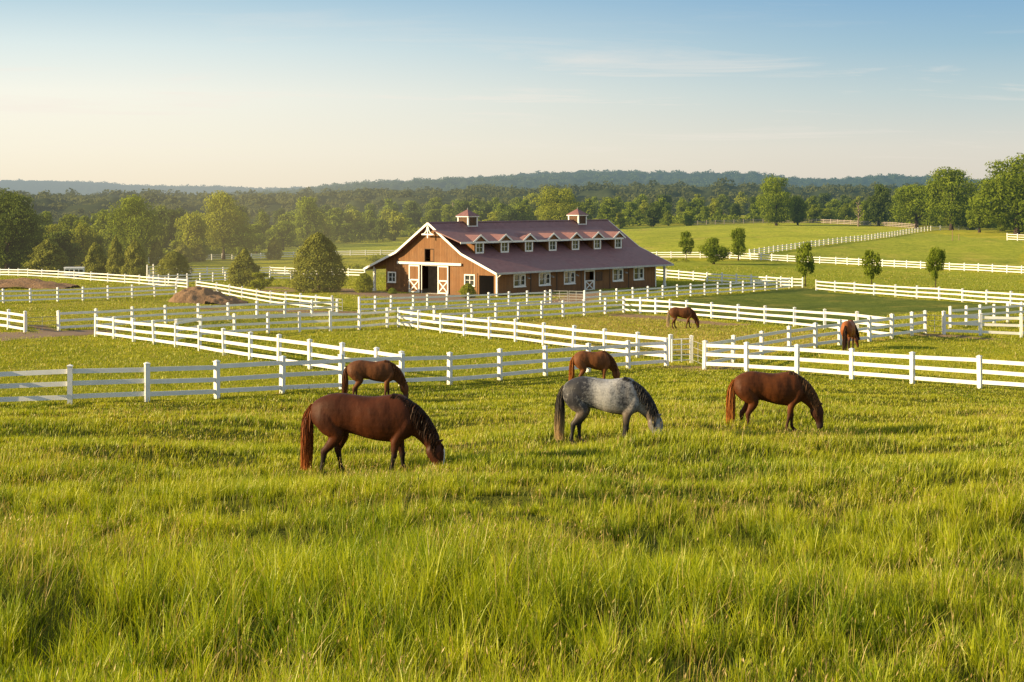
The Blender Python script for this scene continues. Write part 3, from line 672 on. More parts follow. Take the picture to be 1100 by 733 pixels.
mound('dirt_mound', 'brown rounded dirt mound behind the middle fence, left of the paddock with the cedar', gp(222, 326), 4.2, 2.6, 1.5, .1, 3)
mound('dirt_mound', 'low dark bank of dug earth at the left edge behind the fence', gp(8, 310), 9.0, 3.5, 1.25, -.15, 9)
# small signs on fence
p = gp(110, 362.5)
# utility pole beyond the wood
up = at_depth(486.5, 690); o = empty('utility_pole', up); tag(o, 'thin pale utility pole rising out of the wood behind the barn', 'pole')
b = MB(); b.tube([(0,0,-.5),(0,0,11)], [.2,.14], 8); b.build('pole', M['deadbark'], o)
b = MB(); b.bar((-1.1,0,10.2), (1.1,0,10.2), .12, .14); b.build('crossarm', M['deadbark'], o)
for px, py, h, lab in ((1023, 258.5, 2.7, 'taller of two bare wooden stakes in the field under the big trees'), (1030, 258, 1.5, 'shorter of two bare wooden stakes in the field under the big trees')):
    b = MB(); b.tube([(0,0,-.3),(.02,0,h)], [.09,.07], 7); s = b.build('wooden_stake', M['stake']); s.location = gp(px, py); tag(s, lab, 'stake')
# ------------------------------------------------------------------ trees
def leaf_quads(C, N, size, r, jitter=.9):
    """small four-sided leaf clumps at C, roughly facing N"""
    n = len(C)
    N = N + r.normal(0, jitter, (n,3)); N /= np.linalg.norm(N, axis=1)[:,None]+1e-9
    T = np.cross(N, r.normal(0,1,(n,3))); T /= np.linalg.norm(T, axis=1)[:,None]+1e-9
    B = np.cross(N, T); s = size*r.uniform(.55, 1.35, (n,1)); e = r.uniform(.5, .95, (n,1))
    bend = N*s*r.uniform(-.35, .35, (n,1))
    P = np.stack([C-T*s, C-B*s*e+bend*.3, C+T*s+bend, C+B*s*e+bend*.3], 1).reshape(-1, 3)
    return P, np.arange(4*n).reshape(n, 4)
def crown_broad(seed, n=5200, lobes=20, leaf=.021, base=.12, shape='round', spread=1.0, lr=1.0):
    r = np.random.default_rng(seed); Cs = []; Ns = []; tone = []
    L = []
    for i in range(lobes):
        z = r.uniform(0, 1)
        if shape == 'round': env = math.sqrt(max(0, 1-(2*z-1)**2))**.75
        elif shape == 'oval': env = math.sqrt(max(0, 1-(2*z-1)**2))*.85
        else: env = (1-z)**.6*min(1, z*5+.45)
        a = i*2.39996+r.uniform(-.5,.5); rad = env*.36*math.sqrt(r.uniform(.25,1))*spread
        rl = r.uniform(.11,.20)*(0.75+.4*env)*lr
        L.append((rad*math.cos(a), rad*math.sin(a), base+.06+z*(1-base-.15), rl))
    L.append((0,0,.5,.22*lr)); L.append((0,0,.68,.19*lr)); L.append((r.uniform(-.06,.06),r.uniform(-.06,.06),.86,.13))
    W = np.array([l[3]**2 for l in L]); W /= W.sum()
    for (x,y,z,rl), k in zip(L, (W*n).astype(int)):
        d = r.normal(0,1,(k,3)); d /= np.linalg.norm(d,axis=1)[:,None]
        lump = 1+.28*np.sin(d[:,0]*5+x*40)*np.sin(d[:,1]*5+y*31+1)+.2*np.sin(d[:,2]*7+z*20)
        q = rl*lump*r.uniform(.72,1.06,k)
        P = np.array([x,y,z])+d*q[:,None]*np.array([1,1,.85]); Cs.append(P); Ns.append(d)
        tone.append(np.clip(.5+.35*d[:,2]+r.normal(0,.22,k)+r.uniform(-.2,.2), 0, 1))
    C = np.concatenate(Cs); N = np.concatenate(Ns); tn = np.concatenate(tone)
    C[:,2] = np.clip(C[:,2], .015, 1.02)
    P, Q = leaf_quads(C, N, leaf, r, .42)
    return P, Q, np.repeat(tn, 4)
def crown_cone(seed, n=5200, leaf=.018, power=.75, base=.02, fat=1.0):
    r = np.random.default_rng(seed); k = n
    # ragged tiers of upturned sprays
    nt = 240; tz = r.uniform(0,1,nt)**1.25; ta = r.uniform(0,2*math.pi,nt)
    env = np.where(tz < .12, .72+tz*2.3, (1-(tz-.12)/.88)**power*1.0); tr = .5*env*r.uniform(.72,1.08,nt)*fat
    i = r.integers(0, nt, k); f = r.uniform(.25,1.0,k)**.6; zz = base+tz[i]*(.99-base)
    rr_ = tr[i]*f; a = ta[i]+r.normal(0,.20,k)*(1.15-f)*1.2
    C = np.stack([rr_*np.cos(a), rr_*np.sin(a), np.clip(zz+(f-.5)*.06+r.normal(0,.016,k),.01,1)], 1)
    N = np.stack([np.cos(a), np.sin(a), np.full(k,.6)], 1)
    P, Q = leaf_quads(C, N, leaf, r, .5)
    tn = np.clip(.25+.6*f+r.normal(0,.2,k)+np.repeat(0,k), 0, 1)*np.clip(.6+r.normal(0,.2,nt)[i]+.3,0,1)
    return P, Q, np.repeat(tn, 4)
def crown_solid(seed, n=9000, leaf=.02, prof=(1.6,.8), low=.82, bump=.16, freq=7):
    r = np.random.default_rng(seed); z = r.uniform(0,1,n)**.92; a = r.uniform(0,2*math.pi,n)
    env = np.where(z < .14, low+(1-low)*z/.14, np.maximum(0, 1-np.clip((z-.14)/.86,0,1)**prof[0])**prof[1])
    b = 1+bump*2*(vnoise(a*freq/6.283*2, z*freq*1.6, seed)*.6+vnoise(a*freq/6.283*4, z*freq*3.4, seed+3)*.4-.5)
    seam = np.minimum(1, a/.6)*np.minimum(1, (2*math.pi-a)/.6); b = 1+(b-1)*seam
    d = r.uniform(0,1,n)**.45; rad = .5*env*b*(.60+.40*d)*(1+r.normal(0,.045,n))
    C = np.stack([rad*np.cos(a), rad*np.sin(a), .01+.985*z+r.normal(0,.01,n)], 1); C[:,2] = np.maximum(C[:,2], .004)
    N = np.stack([np.cos(a), np.sin(a), np.full(n,.55)], 1); P, Q = leaf_quads(C, N, leaf, r, .75)
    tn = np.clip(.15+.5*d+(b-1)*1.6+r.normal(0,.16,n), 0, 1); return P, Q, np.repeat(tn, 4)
def leafmesh(name, data, mat):
    P, Q, tn = data
    return np_mesh(name, P, Q, None, [mat], {'lc': np.stack([tn,tn,tn,np.ones_like(tn)],1)})
def trunk_mesh(name, seed, top=.72, r0=.034, limbs=6, first=.22, mat='bark', fine=0):
    r = random.Random(seed); b = MB()
    pts = [(0,0,-.04)]; x = y = 0
    for k in range(1, 8): x += r.uniform(-.012,.012); y += r.uniform(-.012,.012); pts.append((x,y,top*k/7))
    b.tube(pts, [r0*1.5]+[r0*(1-.8*k/7) for k in range(1,8)], 8)
    for i in range(limbs):
        z = first+(top-first)*i/limbs; a = i*2.4+r.uniform(-.4,.4); l = r.uniform(.2,.34)*(1.15-z)
        p = Vector((0,0,z)); q = p+Vector((math.cos(a)*l*.5, math.sin(a)*l*.5, l*.45)); e = q+Vector((math.cos(a+.3)*l*.5, math.sin(a+.3)*l*.5, l*.6))
        b.tube([p,q,e], [r0*.45,r0*.3,r0*.08], 6)
        for j in range(fine):
            a2 = a+r.uniform(-1.2,1.2); l2 = l*r.uniform(.3,.7); s = p.lerp(q,.6) if j%2 else q.lerp(e,.4)
            b.tube([s, s+Vector((math.cos(a2)*l2*.6, math.sin(a2)*l2*.6, l2*.5)), s+Vector((math.cos(a2+.4)*l2, math.sin(a2+.4)*l2, l2*.9))], [r0*.16,r0*.1,r0*.03], 5)
    return b.mesh(name, M[mat], True)
TR = [trunk_mesh('trunk', s) for s in range(3)]
TRS = [trunk_mesh('trunk', 10+s, .8, .022, 5, .32) for s in range(2)]
CB = {}
def crown(kind, v):
    key = (kind, v)
    if key not in CB:
        s = hash(kind) if False else sum(map(ord, kind))*13+v*7
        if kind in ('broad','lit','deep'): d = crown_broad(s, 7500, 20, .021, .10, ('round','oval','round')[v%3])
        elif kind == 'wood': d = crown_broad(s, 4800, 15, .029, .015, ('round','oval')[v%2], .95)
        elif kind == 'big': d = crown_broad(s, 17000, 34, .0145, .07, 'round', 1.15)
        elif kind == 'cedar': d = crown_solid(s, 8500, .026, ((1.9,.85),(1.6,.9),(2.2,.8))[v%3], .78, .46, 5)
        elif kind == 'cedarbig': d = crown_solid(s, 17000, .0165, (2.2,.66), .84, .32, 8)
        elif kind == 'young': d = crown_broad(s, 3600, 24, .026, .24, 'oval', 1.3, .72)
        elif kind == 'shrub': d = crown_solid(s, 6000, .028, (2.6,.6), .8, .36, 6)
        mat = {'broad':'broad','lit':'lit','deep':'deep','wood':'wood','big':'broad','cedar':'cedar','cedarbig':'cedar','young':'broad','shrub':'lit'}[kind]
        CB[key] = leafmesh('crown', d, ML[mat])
    return CB[key]
def tree(name, label, cat, kind, p, w, h, group=None, v=0, mat=None, trunks=TR, rz=None):
    o = empty(name, p, random.uniform(0,6.28) if rz is None else rz); tag(o, label, cat, group)
    c = link('crown', crown(kind, v), o); c.scale = (w,w,h)
    if mat is not None:
        c.material_slots[0].link = 'OBJECT'; c.material_slots[0].material = ML[mat]
    t = link('trunk', trunks[v%len(trunks)], o); t.scale = (w if trunks is TR else w*1.1,w if trunks is TR else w*1.1,h)
    return o
def tree_px(name, label, cat, kind, px, base, top, wpx, **kw):
    p = gp(px, base); s = F/p.y
    return tree(name, label, cat, kind, p, wpx/s*1.04, (base-top)/s*1.02, **kw)
# cedars and garden trees one can tell apart
tree_px('cedar_tree', 'largest round-topped cedar standing left of the barn by the yard', 'tree', 'cedarbig', 342, 314, 252, 52)
tree_px('cedar_tree', 'mid-sized cedar just left of the largest cedar, behind the pale bush', 'tree', 'cedar', 262.5, 308, 268, 34, v=1)
tree_px('leafy_bush', 'pale yellow-green bush in front of the mid-sized cedar, behind the paddock fence', 'bush', 'young', 280, 316, 292, 29, mat='lit', v=1, trunks=TRS)
tree_px('cedar_tree', 'rightmost pointed cedar of the three tall ones behind the left fence', 'tree', 'cedar', 145, 298, 258, 25, v=0)
tree_px('cedar_tree', 'middle slim cedar of the three tall ones behind the left fence', 'tree', 'cedar', 124.5, 297, 255, 22, v=1)
tree_px('cedar_tree', 'leftmost wide cedar of the three tall ones behind the left fence', 'tree', 'cedar', 102.5, 297, 262, 25, v=2)
tree_px('cedar_tree', 'broad ragged cedar left of the livestock trailer', 'tree', 'cedar', 52, 293, 258, 38, v=2)
tree_px('cedar_tree', 'low round cedar beside the pale stacked rails', 'tree', 'cedarbig', 187, 301, 271, 35, v=1)
tree_px('cedar_tree', 'small slim cedar behind the pale stacked rails', 'tree', 'cedar', 168.5, 285, 257, 16, v=1)
tree_px('cedar_tree', 'small cedar just above the low round cedar', 'tree', 'cedar', 196, 283, 262, 19, v=0)
tree_px('cedar_tree', 'tiny roundish cedar standing by the upper far fence, left of the mid-sized one', 'tree', 'cedar', 214, 281, 263, 15, v=2)
tree_px('cedar_tree', 'little upright cedar on the bright field above the mid-sized and largest cedars', 'tree', 'cedar', 294.5, 279, 255, 16, v=0)
tree_px('garden_shrub', 'round yellow-green shrub at the left porch post of the barn', 'shrub', 'shrub', 391, 314.5, 294, 19)
tree_px('garden_shrub', 'round yellow-green shrub below the right gable window of the barn', 'shrub', 'shrub', 502.5, 320, 305, 17, v=1)
tree_px('garden_shrub', 'small dark low shrub at the foot of the left gable window', 'shrub', 'shrub', 421.5, 316, 309.5, 9, v=1, mat='broad')
tree_px('young_tree', 'small dark young tree behind the far fence, nearest the barn roof end', 'tree', 'young', 737, 281, 248, 19, trunks=TRS)
tree_px('round_tree', 'wide round dark bush tree in front of the far fence right of the barn', 'tree', 'broad', 767, 284, 256, 34, v=2)
tree_px('young_tree', 'dark young tree right of the wide round bush tree, behind the far fence', 'tree', 'broad', 793, 280, 245, 22, v=1)
tree_px('young_tree', 'young tree on a thin stem above the fence corner near the slim gap', 'tree', 'young', 865, 308, 259, 25, v=4, trunks=TRS)
tree_px('young_tree', 'left one of two slim young trees behind the dark green paddock', 'tree', 'young', 936, 311, 268, 24, v=2, trunks=TRS)
tree_px('young_tree', 'right one of two slim young trees behind the dark green paddock', 'tree', 'young', 1005, 312, 264, 23, v=3, trunks=TRS)
# big trees at the field edge, right
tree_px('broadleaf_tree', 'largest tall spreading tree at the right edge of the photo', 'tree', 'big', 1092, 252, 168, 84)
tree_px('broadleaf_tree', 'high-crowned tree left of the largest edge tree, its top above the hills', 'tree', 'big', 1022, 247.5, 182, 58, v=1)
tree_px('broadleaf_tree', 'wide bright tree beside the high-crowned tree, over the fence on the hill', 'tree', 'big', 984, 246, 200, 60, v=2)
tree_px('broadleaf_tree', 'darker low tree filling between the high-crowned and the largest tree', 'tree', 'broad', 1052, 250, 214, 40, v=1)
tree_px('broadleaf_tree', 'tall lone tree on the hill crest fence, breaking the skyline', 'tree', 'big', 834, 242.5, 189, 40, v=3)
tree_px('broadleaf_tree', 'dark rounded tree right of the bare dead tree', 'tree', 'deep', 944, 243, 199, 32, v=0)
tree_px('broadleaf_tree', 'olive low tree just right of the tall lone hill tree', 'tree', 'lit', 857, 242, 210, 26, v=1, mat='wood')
p = gp(922, 243.5); s = F/p.y
o = empty('dead_tree', p); tag(o, 'bare pale dead tree standing against the dark wood on the hill', 'tree'); t = link('trunk', trunk_mesh('trunk', 5, .95, .035, 11, .3, 'deadbark', 4), o); t.scale = (25/s,25/s,28/s)
# notable trees in the left wood
for lab, kind, px, base, top, w, v, mat in [
  ('very dark massive tree filling the left edge of the wood', 'big', 8, 291, 206, 70, 0, 'deep'),
  ('rounded dark tree with a sunlit top behind the slim cedars', 'big', 141, 286, 212, 52, 1, 'broad'),
  ('small light green tree above the broad ragged cedar', 'lit', 56, 284, 240, 24, 0, None),
  ('light rounded tree behind the leftmost tall cedar', 'lit', 88, 286, 238, 38, 1, None),
  ('tall yellow-green tree, highest of the left wood', 'big', 240, 279, 208, 50, 2, 'lit'),
  ('bright green tree lower left of the tall yellow-green one', 'lit', 205, 281, 229, 40, 2, None),
  ('olive rounded tree in front and right of the tall yellow-green one', 'broad', 257, 279, 240, 42, 0, None),
  ('dome-shaped darker tree standing out on the skyline left of the barn', 'broad', 330, 266, 212, 38, 1, None),
  ('bright rounded tree behind the barn roof, left of the right cupola', 'big', 601, 250, 201, 46, 3, 'lit')]:
    tree_px('broadleaf_tree', lab, 'tree', kind, px, base, top, w, v=v, mat=mat)
# wood edge: rows of trees
def interp(tab, x): return float(np.interp(x, [a for a,b in tab], [b for a,b in tab]))
BASE = [(-200,292),(60,289),(110,284),(200,280),(260,274),(330,265),(430,258),(560,250.5),(640,246.3),(700,243.8),(760,241.5),(830,239),(900,240),(980,243.5),(1060,247.5),(1300,253)]
TOP = [(-200,208),(20,208),(50,224),(75,230),(110,227),(140,217),(165,219),(190,221),(210,224),(240,216),(265,222),(300,222),(330,215),(360,218),(400,217),(430,213),(480,214),(530,212),(580,207),(640,210),(700,208),(760,208),(800,207),(870,207),(905,208),(945,210),(985,207),(1022,205),(1300,190)]
ZONE = [(-999,'woodland tree of the dark wood behind the left fences and cedars','trees of the dark left wood'),(300,'woodland tree of the hazy wood behind and left of the barn roof','trees of the wood behind the barn'),(660,'woodland tree of the wood above the bright hill right of the barn','trees of the wood above the hill')]
r_ = random.Random(4)
for row, (df, lo, hi, step) in enumerate([(1.0,.45,.78,19),(1.10,.78,.95,20),(1.28,.93,1.03,21)]):
    px = -190 + row*7
    while px < 1290:
        b = interp(BASE, px); tp = interp(TOP, px); p0 = gp(px, b); Yd = p0.y*df*r_.uniform(.98,1.05)
        p = at_depth(px, Yd); s = F/Yd; pyb = CY-p.z*s/1.0
        k = r_.uniform(lo, hi)*(1.0 if r_.random() < .85 else .86); top = b-(b-tp)*k; h = (pyb-top)/s; w = h*r_.uniform(.75,1.1)*(1 if px > 300 else .85)
        z = [q for q in ZONE if px >= q[0]][-1]
        mat = r_.choice(['wood','wood','wood','broad','broad','deep','lit'] if px > 300 else ['deep','wood','wood','broad'])
        if row == 0 and r_.random() < .25: mat = 'broad'
        tree('woodland_tree', z[1], 'tree', 'wood', p, w, h, z[2], v=r_.randrange(6), mat=mat)
        px += step*r_.uniform(.75, 1.3)
# low scrub along the wood foot
pts = []; 
def cluster_stuff(name, label, centres, sizes, k, leaf, mat, seed):
    r = np.random.default_rng(seed); n = len(centres)
    d = r.normal(0,1,(n,k,3)); d /= np.linalg.norm(d,axis=2)[...,None]; d[...,2] = np.abs(d[...,2])
    C = centres[:,None,:]+d*(sizes[:,None,None]*r.uniform(.6,1.08,(n,k,1)))*np.array([1,1,.85])
    P, Q = leaf_quads(C.reshape(-1,3), d.reshape(-1,3), 1.0, r, .5)
    # rescale leaves to their bush
    cc = np.repeat(C.reshape(-1,3), 4, 0); P = cc+(P-cc)*np.repeat(np.repeat(sizes*leaf, k), 4)[:,None]
    tn = np.repeat(np.clip(.35+.4*d[...,2].ravel()+r.normal(0,.2,n*k)+np.repeat(r.uniform(-.25,.25,n),k),0,1), 4)
    o = link(name, np_mesh(name, P, Q, None, [mat], {'lc': np.stack([tn,tn,tn,np.ones_like(tn)],1)}))
    o['kind'] = 'stuff'; tag(o, label, 'scrub' if 'scrub' in name else 'wood'); return o
cs = []; ss = []
for i in range(420):
    px = r_.uniform(-150, 1250); b = interp(BASE, px); p0 = gp(px, b); p = at_depth(px, p0.y*r_.uniform(1.0,1.06)); s = r_.uniform(1.2,3.4); cs.append(p+Vector((0,0,s*.25))); ss.append(s)
cluster_stuff('wood_edge_scrub', 'low scrub and undergrowth along the foot of the wood', np.array([tuple(c) for c in cs]), np.array(ss), 90, .16, ML['wood'], 3)
cs = []; ss = []
for (x0,y0,x1,y1,n,a,b) in [(375,290,392,291,26,.5,1.1),(395,282,425,280,30,.6,1.4),(305,309,330,311,16,.3,.6),(356,262,420,260,20,.5,1.2),(700,281,740,282,18,.3,.6)]:
    for k in range(n):
        t = r_.random(); q = gp(x0+(x1-x0)*t, y0+(y1-y0)*t+r_.uniform(-1,1)); s = r_.uniform(a,b); cs.append(q+Vector((0,0,s*.3))); ss.append(s)
cluster_stuff('weed_scrub', 'rough weeds and low scrub beside the barn and the far fences', np.array([tuple(c) for c in cs]), np.array(ss), 70, .17, ML['lit'], 5)

# ------------------------------------------------------------------ far hills
def m_hill(name, c0, c1):
    t = NT(name); g = t.n('ShaderNodeNewGeometry').outputs['Position']
    n = t.noise(g, .02, 5, .7); n2 = t.noise(g, .11, 4, .7)
    c = t.mix(t.mapr(n, .3, .7), c0, c1); c = t.mix(t.math('MULTIPLY', t.mapr(n2, .45, .75), .6), c, tuple(x*.55 for x in c0))
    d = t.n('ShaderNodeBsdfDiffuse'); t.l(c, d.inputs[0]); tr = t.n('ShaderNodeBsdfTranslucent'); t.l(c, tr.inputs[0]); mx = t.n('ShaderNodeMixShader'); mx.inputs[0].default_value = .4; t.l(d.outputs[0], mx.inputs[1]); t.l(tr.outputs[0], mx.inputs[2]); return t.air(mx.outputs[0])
def ridge(Y0, Y1, crest, amp, mat, seed, nu=900, nv=46):
    u = np.linspace(-.46, .46, nu); v = np.linspace(0, 1.25, nv); uu, vv = np.meshgrid(u, v, indexing='ij')
    Y = Y0+(Y1-Y0)*vv; X = uu*Y; px = CX+uu*F
    cz = (CY-np.interp(px, [a for a,b in crest], [b for a,b in crest]))/F*Y1
    z0 = -10.0; s = np.sin(np.clip(vv,0,1.25)*math.pi/2)**1.1
    can = fbm(X/amp/2.0, Y/amp/2.0, seed, 3)*amp*1.0+(vnoise(X/amp/.9, Y/amp/.9, seed+3)-.5)*amp*.7
    gul = (fbm(X/260, Y/420, seed+9)-.5)*14*np.sin(np.clip(vv,0,1)*math.pi)
    Z = z0+(cz-z0-amp*.55)*s+can*np.clip(vv*6,0,1)+gul
    idx = np.arange(nu*nv).reshape(nu,nv)
    q = np.stack([idx[:-1,:-1], idx[1:,:-1], idx[1:,1:], idx[:-1,1:]], -1).reshape(-1,4)
    o = link('hills', np_mesh('hills', np.stack([X,Y,Z],-1).reshape(-1,3), q, None, [mat], None, True)); o['kind'] = 'structure'
    return X, Y, Z
C1 = [(-300,189),(-150,191),(0,194.5),(40,194.8),(75,196.2),(105,196.8),(135,199.5),(180,201),(240,202.2),(300,203.2),(360,201),(420,198),(560,199),(800,198),(1300,196)]
C2 = [(-300,215),(200,212),(280,208.5),(330,204),(380,198.5),(420,196),(470,194.3),(520,191.8),(560,189.5),(600,187),(650,186),(700,187.8),(760,189),(800,189.2),(830,192),(860,195.2),(895,195.6),(930,193),(965,192.2),(1000,193.5),(1040,196),(1080,197.5),(1300,200)]
C3 = [(-300,212),(0,213),(60,215.5),(120,214),(200,216),(300,215),(400,213.5),(480,212),(560,211),(640,208.5),(720,206.5),(800,206),(900,206),(1000,204),(1300,203)]
h1 = ridge(3300, 4600, C1, 7, m_hill('hazy_blue_forest', (.07,.09,.06), (.10,.12,.075)), 3)
h2 = ridge(1700, 2700, C2, 9, m_hill('distant_forest', (.045,.068,.040), (.085,.110,.052)), 5)
h3 = ridge(760, 1250, C3, 10, m_hill('middle_forest', (.050,.070,.030), (.095,.112,.042)), 8, 700, 30)
def hill_trees(name, label, h, n, size, leaf, k, mat, seed, vmin):
    r = np.random.default_rng(seed); nu, nv = h[0].shape; i = r.integers(0,nu,n); j = r.integers(int(nv*vmin),int(nv*.86),n)
    c = np.stack([h[0][i,j]+r.normal(0,3,n), h[1][i,j]+r.normal(0,5,n), h[2][i,j]-size*.35], 1)
    cluster_stuff(name, label, c, size*r.uniform(.6,1.35,n), k, leaf, mat, seed)
hill_trees('far_forest', 'far forest covering the long blue-green hill on the skyline', h2, 5200, 6.0, .17, 60, ML['hill'], 21, .1)
hill_trees('middle_forest', 'hazy forest canopy rising behind the wood below the far hills', h3, 2600, 5.0, .18, 80, m_leaf('middle_foliage', (.055,.074,.028), (.130,.140,.046), .3, .45), 22, .05)
hill_trees('hazy_forest', 'pale blue hazy forest on the most distant ridge at left', h1, 3600, 7.0, .18, 50, m_leaf('haze_foliage', (.06,.08,.05), (.09,.11,.065), .1, .5), 23, .2)
# ------------------------------------------------------------------ horses
def dense(rows, k=5):
    """smooth curve through rows of numbers"""
    A = np.array(rows, float); n = len(A); out = []
    for i in range(n-1):
        p0, p1, p2, p3 = A[max(i-1,0)], A[i], A[i+1], A[min(i+2,n-1)]
        for j in range(k):
            t = j/k; out.append(.5*((2*p1)+(p2-p0)*t+(2*p0-5*p1+4*p2-p3)*t*t+(3*p1-p0-3*p2+p3)*t**3))
    out.append(A[-1]); return out
def stube(mb, pts, rad, n=14):
    d = dense([tuple(p)+tuple(r) for p, r in zip(pts, rad)], 4)
    lk = lambda z: 1.0+.14*min(1,max(0,(.75-z)/.2))
    mb.tube([r[:3] for r in d], [(max(.005,r[3])*lk(r[2]),max(.005,r[4])*lk(r[2])) for r in d], n)
def loft(mb, secs, n=18):
    secs = [(r[:3], max(.01,r[3]), max(.01,r[4]), r[5:8]) for r in dense([tuple(c)+(h,w)+tuple(u) for c,h,w,u in secs])]
    n = max(n, 24)
    """secs: (centre, half height, half width, unit 'up' in the x-z plane)"""
    vs = []
    for c, hh, hw, up in secs:
        c = Vector(c); up = Vector(up).normalized(); sd_ = Vector((0,1,0))
        for k in range(n):
            a = 2*math.pi*k/n; ca, sa = math.cos(a), math.sin(a)
            vs.append(c+up*hh*(abs(ca)**.9)*(1 if ca >= 0 else -1)+sd_*hw*(abs(sa)**.9)*(1 if sa >= 0 else -1))
    fs = [(i*n+k, i*n+(k+1)%n, (i+1)*n+(k+1)%n, (i+1)*n+k) for i in range(len(secs)-1) for k in range(n)]
    fs += [tuple(range(n))[::-1], tuple(range((len(secs)-1)*n, len(secs)*n))]
    mb.add(vs, fs)
def ball(mb, c, r, n=10, m=7):
    c = Vector(c); r = r if isinstance(r,(tuple,list)) else (r,r,r); vs = [c+Vector((0,0,r[2]))]
    for i in range(1, m):
        t = math.pi*i/m
        vs += [c+Vector((r[0]*math.sin(t)*math.cos(2*math.pi*k/n), r[1]*math.sin(t)*math.sin(2*math.pi*k/n), r[2]*math.cos(t))) for k in range(n)]
    vs.append(c-Vector((0,0,r[2]))); L = len(vs)-1
    fs = [(0,1+k,1+(k+1)%n) for k in range(n)]+[(L,L-n+(k+1)%n,L-n+k) for k in range(n)]
    fs += [(1+(i)*n+k, 1+(i+1)*n+k, 1+(i+1)*n+(k+1)%n, 1+i*n+(k+1)%n) for i in range(m-2) for k in range(n)]
    mb.add(vs, fs)
def horse_body(legs, xs=1.0, yaw_neck=0.0, head_drop=0.0, seed=0, belly=0.0):
    """legs: four (foot dx, lift) for hind near, hind off, fore near, fore off; near = the -y side"""
    mb = MB(); U = (0,0,1)
    B_ = lambda x: belly*max(0, 1-((x-.15)/.75)**2)
    T = [(-.88,1.31,1.08,.07),(-.83,1.40,.98,.15),(-.74,1.475,.90,.22),(-.60,1.54,.86,.272),(-.42,1.575,.83,.285),(-.22,1.555,.85,.265),(-.02,1.525,.80,.285),(.18,1.515,.745,.30),(.36,1.54,.715,.285),(.52,1.562,.70,.250),(.64,1.545,.72,.235),(.76,1.44,.77,.20),(.85,1.32,.86,.14),(.89,1.22,.95,.07)]
    loft(mb, [((x*xs,0,(a+b-B_(x))/2),(a-b+B_(x))/2,w+B_(x)*.15,U) for x,a,b,w in T])
    hd = head_drop
    N_ = [((.50,0,1.24),.315,.17,(-.35,0,1)),((.66,0,1.16),.31,.17,(.25,0,1)),((.80,0,1.075),.275,.148,(.52,0,.85)),((.93,0,.965),.235,.122,(.68,0,.74)),((1.04,0,.835-hd*.4),.195,.10,(.80,0,.60)),((1.125,0,.70-hd*.8),.160,.085,(.9,0,.44)),((1.165,0,.60-hd),.14,.08,(.97,0,.25))]
    def nb(p, k):   # swing the neck sideways
        x, y, z = p; t = max(0, x-.62); return (x*xs-t*t*abs(yaw_neck)*.35*xs, yaw_neck*t*t*.85, z)
    loft(mb, [(nb(c,0),h,w,u) for c,h,w,u in N_], 16)
    HS = lambda L: [((1.155+(c[0]-1.155)*1.12, 0, (.70-hd)+(c[2]-.70+hd)*1.08), h*1.14, w*1.08, u) for c,h,w,u in L]
    H = HS([((1.135,0,.70-hd),.085,.066,(1,0,.35)),((1.165,0,.635-hd),.135,.088,(1,0,.3)),((1.185,0,.54-hd),.155,.100,(1,0,.15)),((1.20,0,.45-hd),.142,.092,(1,0,.1)),((1.225,0,.36-hd),.105,.072,(1,0,.08)),((1.243,0,.28-hd),.086,.058,(1,0,.08)),((1.25,0,.21-hd),.082,.062,(1,0,.05)),((1.25,0,.155-hd),.066,.055,(1,0,0)),((1.245,0,.125-hd),.04,.036,(1,0,0))])
    loft(mb, [(nb(c,1),h,w,u) for c,h,w,u in H], 14)
    def ear(s):
        a = nb((1.205,0,.655-hd),1); b_ = Vector(a)+Vector((0,s*.05,0)); mb.tube([b_+Vector((-.02,0,-.01)), b_+Vector((.05,s*.012,.045)), b_+Vector((.105,s*.02,.075)), b_+Vector((.145,s*.015,.085))], [.026,.032,.022,.005], 8)
    ear(-1); ear(1)
    def hind(s, dx, y):
        X = lambda v, k: v*xs+dx*k
        stube(mb, [(-.56*xs,y*.75,1.30),(-.60*xs,y*.92,1.13),(X(-.55,.05),y,1.0),(X(-.47,.12),y,.88),(X(-.44,.2),y,.78),(X(-.50,.35),y,.66),(X(-.575,.5),y,.56),(X(-.625,.6),y,.49),(X(-.635,.68),y,.42),(X(-.648,.8),y,.28),(X(-.662,.9),y,.175),(X(-.656,.94),y,.13),(X(-.632,1),y,.085),(X(-.608,1.02),y,.06),(X(-.598,1.03),y,.0)],
          [(.17,.13),(.235,.165),(.225,.15),(.18,.125),(.14,.10),(.098,.075),(.068,.055),(.062,.05),(.052,.043),(.036,.034),(.042,.038),(.042,.038),(.036,.034),(.052,.05),(.066,.06)])
        ball(mb, (X(-.665,.6),y,.505), (.03,.03,.05))
    def fore(s, dx, y):
        X = lambda v, k: v*xs+dx*k
        stube(mb, [(.66*xs,y*.8,1.22),(.70*xs,y*.95,1.03),(X(.64,.05),y,.89),(X(.58,.1),y,.78),(X(.555,.2),y,.68),(X(.555,.35),y,.57),(X(.56,.5),y,.46),(X(.565,.55),y,.42),(X(.555,.62),y,.37),(X(.55,.75),y,.25),(X(.55,.88),y,.165),(X(.557,.92),y,.12),(X(.58,.97),y,.08),(X(.60,1),y,.055),(X(.61,1.0),y,.0)],
          [(.13,.10),(.155,.115),(.14,.105),(.112,.09),(.088,.074),(.068,.058),(.052,.048),(.054,.05),(.044,.042),(.034,.033),(.041,.038),(.04,.037),(.035,.033),(.05,.048),(.064,.058)])
    hind(-1, legs[0], -.145); hind(1, legs[1], .145); fore(-1, legs[2], -.125); fore(1, legs[3], .125)
    ball(mb, (-.52*xs,-.15,1.22), (.24,.13,.27), 14, 10); ball(mb, (-.52*xs,.15,1.22), (.24,.13,.27), 14, 10)
